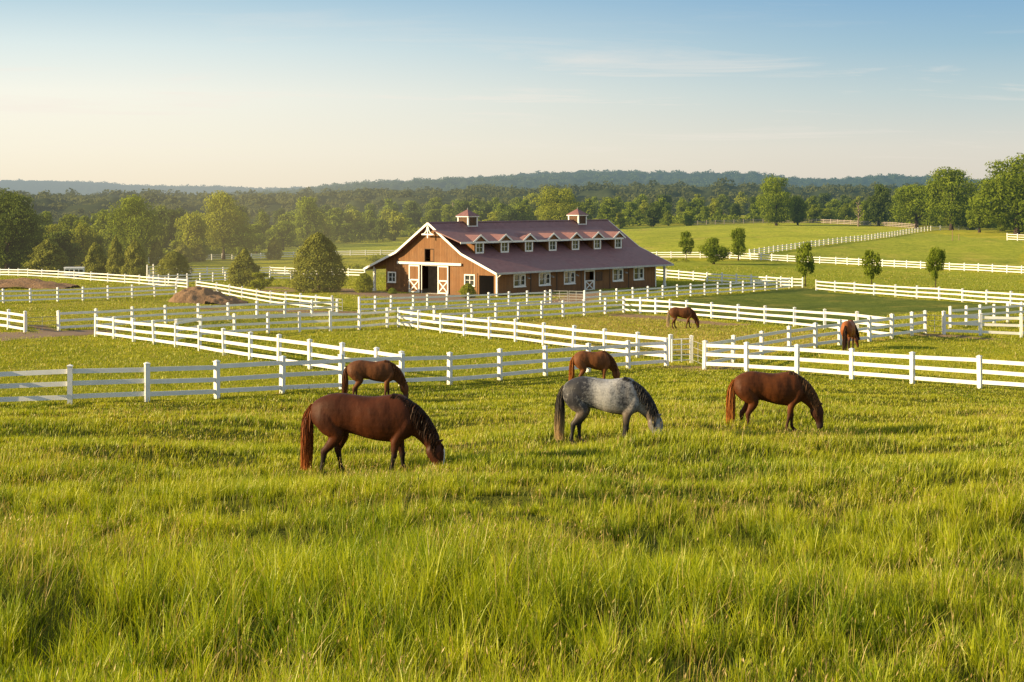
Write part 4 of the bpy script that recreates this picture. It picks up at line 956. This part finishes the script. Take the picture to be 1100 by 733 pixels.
    ball(mb, (.62*xs,-.12,1.08), (.17,.10,.27), 12, 9); ball(mb, (.62*xs,.12,1.08), (.17,.10,.27), 12, 9)
    ball(mb, nb((1.11,-.045,.515-hd),1), (.09,.055,.115)); ball(mb, nb((1.11,.045,.515-hd),1), (.09,.055,.115))
    for s in (-1,1): ball(mb, nb((1.295,s*.078,.53-hd),1), (.035,.024,.03)); ball(mb, nb((1.325,s*.048,.135-hd),1), (.03,.02,.03))
    return mb, nb
def remesh(mb, name, vox=.0165):
    me = mb.mesh('tmp', [], True); o = bpy.data.objects.new('tmp', me); COL.objects.link(o)
    m = o.modifiers.new('r','REMESH'); m.mode = 'VOXEL'; m.voxel_size = vox; m.use_smooth_shade = True
    s = o.modifiers.new('s','SMOOTH'); s.factor = .5; s.iterations = 6
    dg = bpy.context.evaluated_depsgraph_get(); r = bpy.data.meshes.new_from_object(o.evaluated_get(dg)); r.name = name
    bpy.data.objects.remove(o); bpy.data.meshes.remove(me)
    r.polygons.foreach_set('use_smooth', [True]*len(r.polygons)); return r
def m_coat(name, base, deep, leg, legz=.62, head=None, grey=False, blaze=False, rough=.62):
    t = NT(name); o = t.coord(); x, y, z = t.sep(o); n = t.noise(o, 2.2, 4, .6); f = t.noise(t.scalev(o, (30,30,9)), 3, 2)
    c = t.mix(t.mapr(n, .35, .65), base, deep)
    if grey:
        v = t.n('ShaderNodeTexVoronoi'); v.inputs['Scale'].default_value = 9.5; v.feature = 'F1'; v.inputs['Randomness'].default_value = 1
        wv = t.n('ShaderNodeVectorMath', operation='ADD'); t.l(o, wv.inputs[0])
        wn = t.n('ShaderNodeTexNoise'); wn.inputs['Scale'].default_value = 7; t.l(o, wn.inputs['Vector']); sc = t.scalev(wn.outputs['Color'], (.10,.10,.10)); t.l(sc, wv.inputs[1]); t.l(wv.outputs[0], v.inputs['Vector'])
        dap = t.mapr(v.outputs['Distance'], .25, .62)
        fine = t.noise(o, 26, 4, .75)
        # darker hindquarters, shoulder and lower body, paler barrel and neck
        hq = t.mapr(t.math('ABSOLUTE', t.math('ADD', x, .60)), .66, .10); sh = t.mapr(t.math('ABSOLUTE', t.math('SUBTRACT', x, .54)), .42, .02)
        reg = t.math('MAXIMUM', t.math('MULTIPLY', hq, .85), t.math('MULTIPLY', sh, .6)); reg = t.math('MULTIPLY', reg, t.mapr(z, .6, 1.05, .9, 1))
        reg = t.math('ADD', reg, t.math('MULTIPLY', t.math('SUBTRACT', n, .5), 1.5), None, True)
        am = t.math('ADD', t.math('MULTIPLY', reg, .95), t.math('MULTIPLY', t.math('SUBTRACT', fine, .46), 1.9), None, True)
        am = t.math('ADD', am, t.math('MULTIPLY', dap, t.math('ADD', t.math('MULTIPLY', reg, .22), .05)), None, True)
        c = t.mix(am, (.40,.395,.395), (.032,.032,.038))
        c = t.mix(t.mapr(z, .95, .72), c, t.mix(fine, (.20,.15,.11), (.10,.08,.07)))
        face = t.math('MULTIPLY', t.mapr(x, 1.05, 1.16), t.mapr(z, .72, .62)); c = t.mix(face, c, t.mix(t.mapr(fine,.35,.7), (.26,.27,.29), (.10,.105,.12)))
    lg = t.math('MULTIPLY', t.mapr(z, legz+.14, legz-.18), t.mapr(x, 1.0, .95))
    c = t.mix(lg, c, leg)
    if head is not None: c = t.mix(t.math('MULTIPLY', t.mapr(x, .75, 1.15), t.mapr(z, 1.0, .55)), c, head)
    mz = t.math('MULTIPLY', t.mapr(z, .28, .16), t.mapr(x, 1.0, 1.05)); c = t.mix(t.math('MULTIPLY', mz, .7), c, (.035,.028,.026))
    if blaze:
        b = t.math('MULTIPLY', t.math('LESS_THAN', t.math('ABSOLUTE', y), .06), t.math('MULTIPLY', t.math('GREATER_THAN', x, 1.305), t.math('LESS_THAN', z, .56))); c = t.mix(b, c, (.72,.70,.66))
    mu = t.noise(t.scalev(o, (1.3,1,.75)), 4.2, 2, .4); h = t.math('ADD', t.math('MULTIPLY', f, .10), mu)
    c = t.mix(t.math('MULTIPLY', t.mapr(mu, .42, .62), .35), c, t.mix(1.0, c, (.62,.6,.6), 'MULTIPLY'))
    return t.done(t.bsdf(c, t.mapr(n, .3, .7, rough-.16, rough+.06), t.bump(h, .55, .05), .15))
def m_hair(name, a, b, tip=None, zt=(.9,.2)):
    t = NT(name); k = t.sep(t.attr('hc')); z = t.sep(t.coord())[2]
    c = t.mix(k[0], a, b)
    if tip is not None: c = t.mix(t.math('MULTIPLY', t.mapr(z, zt[0], zt[1]), t.math('ADD', t.math('MULTIPLY', k[0], .6), .4)), c, tip)
    p = t.bsdf(c, .5, None, .15); tr = t.n('ShaderNodeBsdfTranslucent'); t.l(c, tr.inputs[0]); mx = t.n('ShaderNodeMixShader'); mx.inputs[0].default_value = .25; t.l(p, mx.inputs[1]); t.l(tr.outputs[0], mx.inputs[2])
    return t.done(mx.outputs[0])
def hair(name, strands, mat, parent, width=.016):
    """strands: lists of points; each becomes a tapering ribbon"""
    V = []; Q = []; A = []
    r = np.random.default_rng(len(strands))
    for s in strands:
        P = np.array(s); n = len(P); w = width*r.uniform(.6,1.4); ang = r.uniform(0, math.pi); sdv = np.array([math.cos(ang), math.sin(ang), 0])
        tone = r.uniform(0,1); o = len(V)
        for i in range(n):
            ww = w*(1-.75*(i/(n-1))**2); V += [P[i]-sdv*ww/2, P[i]+sdv*ww/2]; A += [(tone,i/(n-1),0,1)]*2
        Q += [(o+2*i, o+2*i+1, o+2*i+3, o+2*i+2) for i in range(n-1)]
    return link(name, np_mesh(name, np.array(V), np.array(Q), None, [mat], {'hc': np.array(A)}, True), parent)
def horse(label, p, sc, rz, coat, mane, tail, legs, xs=1.1, yaw_neck=0.0, hd=0.0, tail_sway=0.0, seed=0, forelock=True, tail_len=1.0, belly=0.0, group='grazing horses', sink=.0):
    r = np.random.default_rng(seed+100)
    root = empty('horse', Vector(p)-Vector((0,0,sink)), rz, (sc,sc,sc)); tag(root, label, 'horse', group)
    mb, nb = horse_body(legs, xs, yaw_neck, hd, seed, belly)
    me = remesh(mb, 'body'); me.materials.append(coat); link('body', me, root)
    # tail: from the dock down, full in the middle
    st = []
    for k in range(420):
        a = r.uniform(0, 6.28); q = math.sqrt(r.uniform(0,1)); L = tail_len*(1.04-.5*r.random()**2.2)
        s = []
        for t in np.linspace(0, 1, 8):
            w = .030+.105*math.sin(min(1,t*1.2)*math.pi*.62); z = 1.36-(1.36-.16)*t*L; x = -.86*xs-.065*math.sin(min(t*3,1)*math.pi/2)-.05*t
            s.append((x+math.cos(a)*q*w*.9+tail_sway*t*t*.3+r.normal(0,.004), math.sin(a)*q*w*.8+tail_sway*t*t*.12+r.normal(0,.004), z))
        st.append(s)
    hair('tail', st, tail, root, .016)
    # mane along the crest, falling to the near side
    cr = [(.50,1.565),(.62,1.53),(.735,1.468),(.84,1.398),(.943,1.316),(1.02,1.232),(1.09,1.142),(1.145,1.05),(1.196,.955),(1.235,.86),(1.27,.765)]
    st = []
    for k in range(620):
        u = r.uniform(0, len(cr)-1.001); i = int(u); f = u-i; x = cr[i][0]*(1-f)+cr[i+1][0]*f; z = cr[i][1]*(1-f)+cr[i+1][1]*f-hd*max(0,(x-.9)/.33)
        sd_ = -1 if r.random() < .85 else 1; L = r.uniform(.16,.40)*min(1, .35+u*.15)
        s = []
        for t in np.linspace(0, 1, 6):
            d_ = min(1, L*t*.85/float(np.interp(x,[.5,.8,1.0,1.2,1.3],[.31,.275,.22,.18,.13]))); out = .014+1.12*float(np.interp(x,[.5,.74,.94,1.09,1.2,1.3],[.17,.165,.148,.122,.10,.085]))*math.sqrt(max(0,1-(1-d_)**2))**.85
            q = nb((x-.008-.045*t+r.normal(0,.004)-t*L*.12, 0, z+.014-L*t*t*.95-.03*t), 1); s.append((q[0], q[1]+sd_*out+r.normal(0,.005), q[2]))
        st.append(s)
    hair('mane', st, mane, root, .018)
    if forelock:
        st = []
        for k in range(70):
            y = r.normal(0,.018); L = r.uniform(.1,.2); q = [nb((1.30+.03*t+.01*math.sin(t*3), 0, .665-hd-L*t),1) for t in np.linspace(0,1,4)]
            st.append([(a[0]+r.normal(0,.003), a[1]+y*(1+.4*i), a[2]) for i,a in enumerate(q)])
        hair('forelock', st, mane, root, .012)
    for s in (-1,1):
        e = MB(); ball(e, nb((1.31,s*.088,.525-hd),1), (.024,.018,.022), 10, 8); e.build('eye', M['eye'], root, True)
    return root
COAT = dict(
 bay=m_coat('dark_bay_coat', (.080,.021,.006), (.044,.012,.004), (.012,.008,.007), .55, (.050,.015,.007), blaze=True),
 grey=m_coat('dapple_grey_coat', (.4,.4,.4), (.3,.3,.3), (.020,.019,.021), .66, grey=True, rough=.5),
 liver=m_coat('chestnut_coat', (.118,.035,.008), (.062,.018,.005), (.045,.018,.010), .5, (.050,.019,.010)),
 brown=m_coat('brown_coat', (.150,.056,.020), (.095,.036,.014), (.07,.028,.015), .5, (.11,.042,.02)),
 light=m_coat('light_chestnut_coat', (.190,.070,.023), (.125,.046,.017), (.15,.07,.03), .45, (.17,.066,.026)),
 red=m_coat('red_bay_coat', (.30,.095,.024), (.20,.060,.018), (.030,.014,.010), .72, (.07,.026,.014)))
HB = m_hair('black_mane', (.018,.011,.008), (.075,.034,.018)); HBT = m_hair('bay_tail', (.04,.014,.008), (.30,.080,.020), (.42,.13,.03))  # bay tail: sunlit orange put into the hair colour
HG = m_hair('charcoal_mane', (.022,.021,.022), (.085,.08,.08)); HGT = m_hair('grey_tail', (.028,.026,.026), (.10,.085,.07), (.62,.42,.20), (.85,.2))
HC = m_hair('chestnut_mane', (.07,.032,.016), (.20,.105,.045)); HCT = m_hair('chestnut_tail', (.20,.06,.016), (.55,.20,.045), (.60,.25,.06))
HN = m_hair('brown_hair', (.08,.034,.015), (.22,.085,.03)); HF = m_hair('flaxen_hair', (.42,.30,.16), (.70,.56,.36)); HD = m_hair('dark_hair', (.02,.012,.009), (.07,.032,.018))
def hpx(px, py): return gp(px, py)
horse('largest, nearest dark bay horse with a white blaze and reddish tail, grazing', hpx(391, 512.5), 1.05, R(-4), COAT['bay'], HB, HBT, (-.02,.32,-.10,.12), 1.14, -.05, .03, .0, 1, belly=.05)
horse('dapple grey horse with black legs and a long pale-tipped tail, grazing', hpx(647, 479), 1.02, R(-6), COAT['grey'], HG, HGT, (-.02,.16,-.04,-.10), 1.02, -.1, .0, .0, 2)
horse('dark chestnut horse with an orange tail, grazing right of the grey horse', hpx(826, 461), .98, R(3), COAT['liver'], HC, HCT, (.14,-.02,-.16,.05), 1.05, -.05, .0, .05, 3, belly=.03, sink=.08)
horse('brown horse standing behind the dark bay, close to the front white fence', hpx(399, 430.5), .96, R(5), COAT['brown'], HN, HN, (.0,.14,-.08,.10), 1.07, .05, .03, .0, 4)
horse('brown horse with its back showing above the grey horse, by the front white fence', hpx(636, 416), .97, R(8), COAT['light'], HN, HCT, (.05,.16,-.05,.08), .93, .3, -.02, .0, 5)
horse('small distant brown horse with a flaxen tail in the dry middle paddock', hpx(731.5, 353), 1.0, R(4), COAT['brown'], HN, HF, (.0,.26,-.22,.12), 1.0, .0, .06, .0, 6)
horse('red bay horse seen from behind with its neck bent right, beyond the right front fence', hpx(911.5, 377), 1.03, R(68), COAT['red'], HD, HD, (.05,-.05,.0,.08), 1.0, -.75, .02, .0, 7)
# ------------------------------------------------------------------ grass
def m_grass():
    t = NT('grass_blades'); k = t.sep(t.attr('gcol')); g = t.n('ShaderNodeNewGeometry').outputs['Position']
    n = t.noise(g, .30, 4, .6); n2 = t.noise(t.scalev(g,(1,.6,1)), .9, 3)
    a = t.mix(k[0], (.110,.185,.006), (.425,.448,.011))
    a = t.mix(t.math('MULTIPLY', t.mapr(n, .42, .66), .55), a, (.47,.47,.016))
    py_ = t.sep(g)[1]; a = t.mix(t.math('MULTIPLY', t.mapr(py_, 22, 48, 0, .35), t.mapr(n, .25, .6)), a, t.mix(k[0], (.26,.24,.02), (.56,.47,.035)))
    a = t.mix(t.math('MULTIPLY', t.mapr(n2, .55, .75), .5), a, (.11,.205,.006))
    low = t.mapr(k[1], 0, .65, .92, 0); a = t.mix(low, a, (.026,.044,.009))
    a = t.mix(k[2], a, t.mix(k[0], (.30,.20,.075), (.50,.37,.15)))
    d = t.n('ShaderNodeBsdfDiffuse'); t.l(a, d.inputs[0])
    tr = t.n('ShaderNodeBsdfTranslucent'); t.l(t.mix(1.0, a, (1.25,1.25,.4), 'MULTIPLY'), tr.inputs[0])
    gl = t.n('ShaderNodeBsdfGlossy'); gl.inputs['Roughness'].default_value = .45; gl.inputs[0].default_value = (.8,.8,.6,1)
    m1 = t.n('ShaderNodeMixShader'); m1.inputs[0].default_value = .42; t.l(d.outputs[0], m1.inputs[1]); t.l(tr.outputs[0], m1.inputs[2])
    m2 = t.n('ShaderNodeMixShader'); m2.inputs[0].default_value = .035; t.l(m1.outputs[0], m2.inputs[1]); t.l(gl.outputs[0], m2.inputs[2])
    return t.done(m2.outputs[0])
MG = m_grass()
def blades(X, Y, H, Wd, seg, seed, dry=.05, lean=.34, la=None, tone=None):
    r = np.random.default_rng(seed); n = len(X); Z = zg(X, Y)-.01
    yaw = r.uniform(0, 2*math.pi, n); la = r.normal(.3, 1.3, n) if la is None else la; L = H*np.abs(r.normal(0, lean, n))+H*.06
    isdry = (r.random(n) < dry).astype(float)*r.uniform(.55,1,n)
    tone = np.clip(r.normal(.5,.24,n)+(fbm(X/1.1,Y/1.1,77)-.5)*.6+(0 if tone is None else tone), 0, 1)
    ts = np.linspace(0, 1, seg+1); V = np.empty((n, 2*seg+1, 3)); A = np.ones((n, 2*seg+1, 4))
    dx, dy = np.cos(yaw)*Wd/2, np.sin(yaw)*Wd/2
    for i, t in enumerate(ts):
        ox = np.cos(la)*L*t**2; oy = np.sin(la)*L*t**2; z = Z+H*(t-.18*t**2*np.minimum(1.5, L/H*1.6)); k = 1-.72*t**1.6
        if i < seg:
            V[:,2*i,0] = X+ox-dx*k; V[:,2*i,1] = Y+oy-dy*k; V[:,2*i,2] = z
            V[:,2*i+1,0] = X+ox+dx*k; V[:,2*i+1,1] = Y+oy+dy*k; V[:,2*i+1,2] = z
            A[:,2*i:2*i+2,1] = t
        else:
            V[:,2*i,0] = X+ox; V[:,2*i,1] = Y+oy; V[:,2*i,2] = z; A[:,2*i,1] = 1
    A[:,:,0] = tone[:,None]; A[:,:,2] = isdry[:,None]
    b = (np.arange(n)*(2*seg+1))[:,None]
    Q = np.concatenate([b+np.array([2*i,2*i+1,2*i+3,2*i+2]) for i in range(seg-1)]) if seg > 1 else None
    T = b+np.array([2*seg-2, 2*seg-1, 2*seg])
    return V.reshape(-1,3), Q, T, A.reshape(-1,4)
def field(y0, y1, dens, power, ref, seed, side=.36):
    """random spots, thinning with distance"""
    r = np.random.default_rng(seed); ys = np.linspace(y0, y1, 400); wd = 2*side*ys+1.0; pdf = wd*dens*(ref/ys)**power; N_ = int(np.trapz(pdf, ys)); cdf = np.cumsum(pdf); cdf /= cdf[-1]
    Y = np.interp(r.random(N_), cdf, ys); X = r.uniform(-1,1,N_)*(side*Y+.5); return X, Y
def clumpy(X, Y, seed): return fbm(X/.55, Y/.55, seed, 2)
def add_grass(name, label, parts):
    V, Q, T, A = [], [], [], []; o = 0
    for v, q, t, a in parts:
        V.append(v); A.append(a); T.append(t+o)
        if q is not None: Q.append(q+o)
        o += len(v)
    me = np_mesh(name, np.concatenate(V), np.concatenate(Q) if Q else None, np.concatenate(T), [MG], {'gcol': np.concatenate(A)})
    g = link(name, me); g['kind'] = 'stuff'; tag(g, label, 'grass')
def height(X, Y):
    d = np.clip(tall_edge(X, Y)/9, 0, 1)
    return (np.interp(Y,[11,16,22,30,38,46,62,75],[.46,.42,.34,.25,.205,.18,.15,.12])*(.65+.35*d))*(.22+1.45*fbm(X/2.4, Y/1.7, 61))*(.8+.4*clumpy(X,Y,63))
rg = np.random.default_rng(5)
parts = []
X, Y = field(10.5, 29, 38, 1.1, 14, 1); k = rg.random(len(X)) < -.28+1.9*clumpy(X,Y,63); X, Y = X[k], Y[k]
nb_ = rg.integers(12, 44, len(X)); th = np.repeat(rg.uniform(.6,1.3,len(X)), nb_); tx = np.repeat(X, nb_); ty = np.repeat(Y, nb_); oa = rg.uniform(0, 6.283, len(tx)); orr = np.abs(rg.normal(0,.055,len(tx)))
X2, Y2 = tx+np.cos(oa)*orr, ty+np.sin(oa)*orr
parts.append(blades(X2, Y2, height(tx,ty)*th*rg.uniform(.55,1.2,len(tx)), rg.uniform(.006,.0135,len(tx)), 4, 1, .05, .30, la=oa+rg.normal(0,.6,len(tx)), tone=np.repeat(rg.normal(0,.2,len(X)), nb_)))
X, Y = field(10.5, 29, 240, 1.15, 14, 12)
parts.append(blades(X, Y, height(X,Y)*rg.uniform(.35,1.0,len(X)), rg.uniform(.005,.010,len(X)), 3, 11, .10, .4))
X, Y = field(28, 94, 620, 1.25, 27, 2); k = (tall_edge(X,Y)+(rg.random(len(X))-.5)*1.5 > .2) & (rg.random(len(X)) < .0+1.55*clumpy(X,Y,63)); X, Y = X[k], Y[k]
parts.append(blades(X, Y, height(X,Y)*rg.uniform(.5,1.2,len(X)), rg.uniform(.009,.018,len(X))*(Y/27)**.75, 2, 2, .06))
# seed stalks
X, Y = field(11, 60, 60, 1.0, 14, 3); k = (tall_edge(X,Y) > 2) & (rg.random(len(X)) < (fbm(X/2.6,Y/2.6,91)-.42)*2.4); X, Y = X[k], Y[k]
st_ = blades(X, Y, height(X,Y)*rg.uniform(1.1,1.75,len(X)), rg.uniform(.005,.009,len(X))*(Y/14)**.6, 4, 3, 1.0, .3)
parts.append(st_)
# seed heads at the stalk tips
tip = st_[0].reshape(len(X), 9, 3); d = tip[:,8]-tip[:,6]; d /= np.linalg.norm(d,axis=1)[:,None]; hl = rg.uniform(.03,.075,len(X))[:,None]; hw = (rg.uniform(.004,.008,len(X))*(Y/14)**.35)[:,None]
an = rg.uniform(0,6.283,len(X)); sx_ = np.stack([np.cos(an),np.sin(an),0*an],1)*hw; b0 = tip[:,8]-d*hl*.5
HV = np.stack([b0, b0+d*hl*.45+sx_, b0+d*hl, b0+d*hl*.45-sx_], 1).reshape(-1,3); hq = np.arange(len(HV)).reshape(-1,4)
HA = np.ones((len(HV),4)); HA[:,0] = np.repeat(rg.uniform(0,.8,len(X)),4)
parts.append((HV, hq, np.zeros((0,3),int), HA))
# rank tufts left uncut along the nearer fences
gx_, gy_ = [], []
for a_, b_ in FSEG:
    if max(a_.y, b_.y) > 135: continue
    n_ = int((b_-a_).length*26); tt = rg.random(n_); gx_.append(a_.x+(b_.x-a_.x)*tt+rg.normal(0,.10,n_)); gy_.append(a_.y+(b_.y-a_.y)*tt+rg.normal(0,.10,n_))
    for q_ in (a_,): n_ = 22; gx_.append(q_.x+rg.normal(0,.13,n_)); gy_.append(q_.y+rg.normal(0,.13,n_))
X, Y = np.concatenate(gx_), np.concatenate(gy_); k = rg.random(len(X)) < -.1+1.5*fbm(X/1.5,Y/1.5,93); X, Y = X[k], Y[k]
parts.append(blades(X, Y, rg.uniform(.10,.34,len(X)), rg.uniform(.012,.024,len(X))*(Y/60)**.5, 2, 21, .12, .35))
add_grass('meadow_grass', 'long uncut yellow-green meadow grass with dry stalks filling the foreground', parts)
# mown paddocks
X, Y = field(58, 300, 46, 1.45, 62, 4, .34); k = tall_edge(X,Y) < .3; X, Y = X[k], Y[k]
dd, zz_, _t = ground_attrs(X, Y); k = (dd < .35) & (zz_['shaded'] < .5); X, Y = X[k], Y[k]
parts = [blades(X, Y, rg.uniform(.06,.19,len(X))*(.5+1.0*fbm(X/3,Y/3,66)), rg.uniform(.018,.035,len(X))*(Y/70)**.8, 2, 4, .10, .5)]
add_grass('paddock_grass', 'short grazed grass tufts of the fenced middle paddocks', parts)
# ------------------------------------------------------------------ daylight: low sun from the left
EL = R(17.0); AZ = R(14.0)       # azimuth: 0 = exactly from the left, positive = towards the camera side
sd = Vector((-math.cos(EL)*math.cos(AZ), -math.cos(EL)*math.sin(AZ), math.sin(EL)))
sun = bpy.data.lights.new('sun', 'SUN'); sun.energy = 5.0; sun.angle = R(.5); sun.color = (2.05,1.58,.88)
so = bpy.data.objects.new('sun', sun); COL.objects.link(so); so.rotation_euler = sd.to_track_quat('Z','Y').to_euler(); so.location = sd*100
w = bpy.data.worlds.new('World'); scene.world = w; w.use_nodes = True; nt = w.node_tree; nt.nodes.clear()
def N(t, **k):
    x = nt.nodes.new(t)
    for a, b in k.items(): setattr(x, a, b)
    return x
def MA(op, a, b=None, clamp=False):
    x = N('ShaderNodeMath', operation=op); x.use_clamp = clamp
    for i, v in enumerate((a, b)):
        if v is None: continue
        if isinstance(v, bpy.types.NodeSocket): nt.links.new(v, x.inputs[i])
        else: x.inputs[i].default_value = v
    return x.outputs[0]
def MX(f, a, b, mode='MIX'):
    x = N('ShaderNodeMix', data_type='RGBA', blend_type=mode)
    for i, v in ((0,f),(6,a),(7,b)):
        if isinstance(v, bpy.types.NodeSocket): nt.links.new(v, x.inputs[i])
        else: x.inputs[i].default_value = v
    return x.outputs[2]
sky = N('ShaderNodeTexSky', sky_type='NISHITA'); sky.sun_disc = False; sky.sun_elevation = EL; sky.sun_rotation = math.atan2(sd.x, sd.y); sky.altitude = 100; sky.air_density = 1.0; sky.dust_density = 1.6; sky.ozone_density = 1.6
tc = N('ShaderNodeTexCoord'); sp = N('ShaderNodeSeparateXYZ'); nt.links.new(tc.outputs['Generated'], sp.inputs[0])
# thin evening cirrus
dz = MA('MAXIMUM', sp.outputs[2], .01)
cx = MA('DIVIDE', sp.outputs[0], MA('ADD', dz, .06)); cy = MA('DIVIDE', sp.outputs[1], MA('ADD', dz, .06))
cb = N('ShaderNodeCombineXYZ'); nt.links.new(MA('MULTIPLY', cx, .55), cb.inputs[0]); nt.links.new(MA('MULTIPLY', cy, 1.0), cb.inputs[1])
nz = N('ShaderNodeTexNoise'); nz.inputs['Scale'].default_value = 1.15; nz.inputs['Detail'].default_value = 9; nz.inputs['Roughness'].default_value = .62; nz.inputs['Distortion'].default_value = .5; nt.links.new(cb.outputs[0], nz.inputs['Vector'])
mr = N('ShaderNodeMapRange'); nt.links.new(nz.outputs['Fac'], mr.inputs[0]); mr.inputs[1].default_value = .54; mr.inputs[2].default_value = .78; mr.inputs[3].default_value = 0; mr.inputs[4].default_value = .95
ramp = N('ShaderNodeMapRange'); nt.links.new(sp.outputs[2], ramp.inputs[0]); ramp.inputs[1].default_value = .015; ramp.inputs[2].default_value = .06
dn = N('ShaderNodeMapRange'); nt.links.new(sp.outputs[2], dn.inputs[0]); dn.inputs[1].default_value = .07; dn.inputs[2].default_value = .10; dn.inputs[3].default_value = 1; dn.inputs[4].default_value = .22
cf = MA('MULTIPLY', MA('MULTIPLY', mr.outputs[0], ramp.outputs[0]), dn.outputs[0])
col = sky.outputs[0]
def RAMP(stops):
    x = N('ShaderNodeValToRGB'); e = x.color_ramp.elements; x.color_ramp.interpolation = 'EASE' if False else 'LINEAR'
    while len(e) < len(stops): e.new(.5)
    for k, (p, c) in enumerate(stops): e[k].position = p; e[k].color = c+(1,)
    nt.links.new(MA('MAXIMUM', sp.outputs[2], 0.0), x.inputs[0]); return x.outputs[0]
LEFT = RAMP([(0,(1.0,.87,.66)),(.03,(1.0,.93,.77)),(.062,(.97,.94,.83)),(.09,(.74,.83,.82)),(.122,(.40,.59,.71)),(.3,(.58,.66,.72)),(1,(.48,.57,.68))])
RIGHT = RAMP([(0,(.76,.68,.58)),(.03,(.71,.68,.62)),(.062,(.46,.57,.61)),(.09,(.26,.44,.58)),(.122,(.145,.335,.56)),(.3,(.48,.55,.64)),(1,(.48,.57,.68))])
az = N('ShaderNodeMapRange'); nt.links.new(sp.outputs[0], az.inputs[0]); az.inputs[1].default_value = -.30; az.inputs[2].default_value = .34; az.interpolation_type = 'SMOOTHSTEP'
grad = MX(az.outputs[0], LEFT, RIGHT)
gain = MX(1.0, col, (.26,.26,.26,1), 'MULTIPLY')
col = MX(.86, gain, grad)
col = MX(1.0, col, (6.67,6.67,6.67,1), 'MULTIPLY')
SKS = .15; SKC = (6.2,5.6,5.0)
col = MX(cf, col, (SKC[0], SKC[1], SKC[2], 1))
bg = N('ShaderNodeBackground'); bg.inputs[1].default_value = SKS; nt.links.new(col, bg.inputs[0])
ow = N('ShaderNodeOutputWorld'); nt.links.new(bg.outputs[0], ow.inputs[0])

# ------------------------------------------------------------------ camera
cam = bpy.data.cameras.new('camera'); co = bpy.data.objects.new('camera', cam); COL.objects.link(co); scene.camera = co
co.location = (0,0,0); co.rotation_euler = (R(90),0,0)
cam.sensor_fit = 'HORIZONTAL'; cam.sensor_width = 36; cam.lens = 36*F/1100; cam.shift_y = -(366.5-CY)/1100; cam.clip_start = .5; cam.clip_end = 20000
scene.view_settings.view_transform = 'Standard'; scene.view_settings.look = 'None'; scene.view_settings.exposure = 0; scene.view_settings.gamma = 1
scene.render.engine = 'CYCLES'; scene.cycles.use_denoising = True; scene.cycles.max_bounces = 6; scene.cycles.diffuse_bounces = 3; scene.cycles.transmission_bounces = 4; scene.cycles.transparent_max_bounces = 4
scene.cycles.sample_clamp_indirect = 6
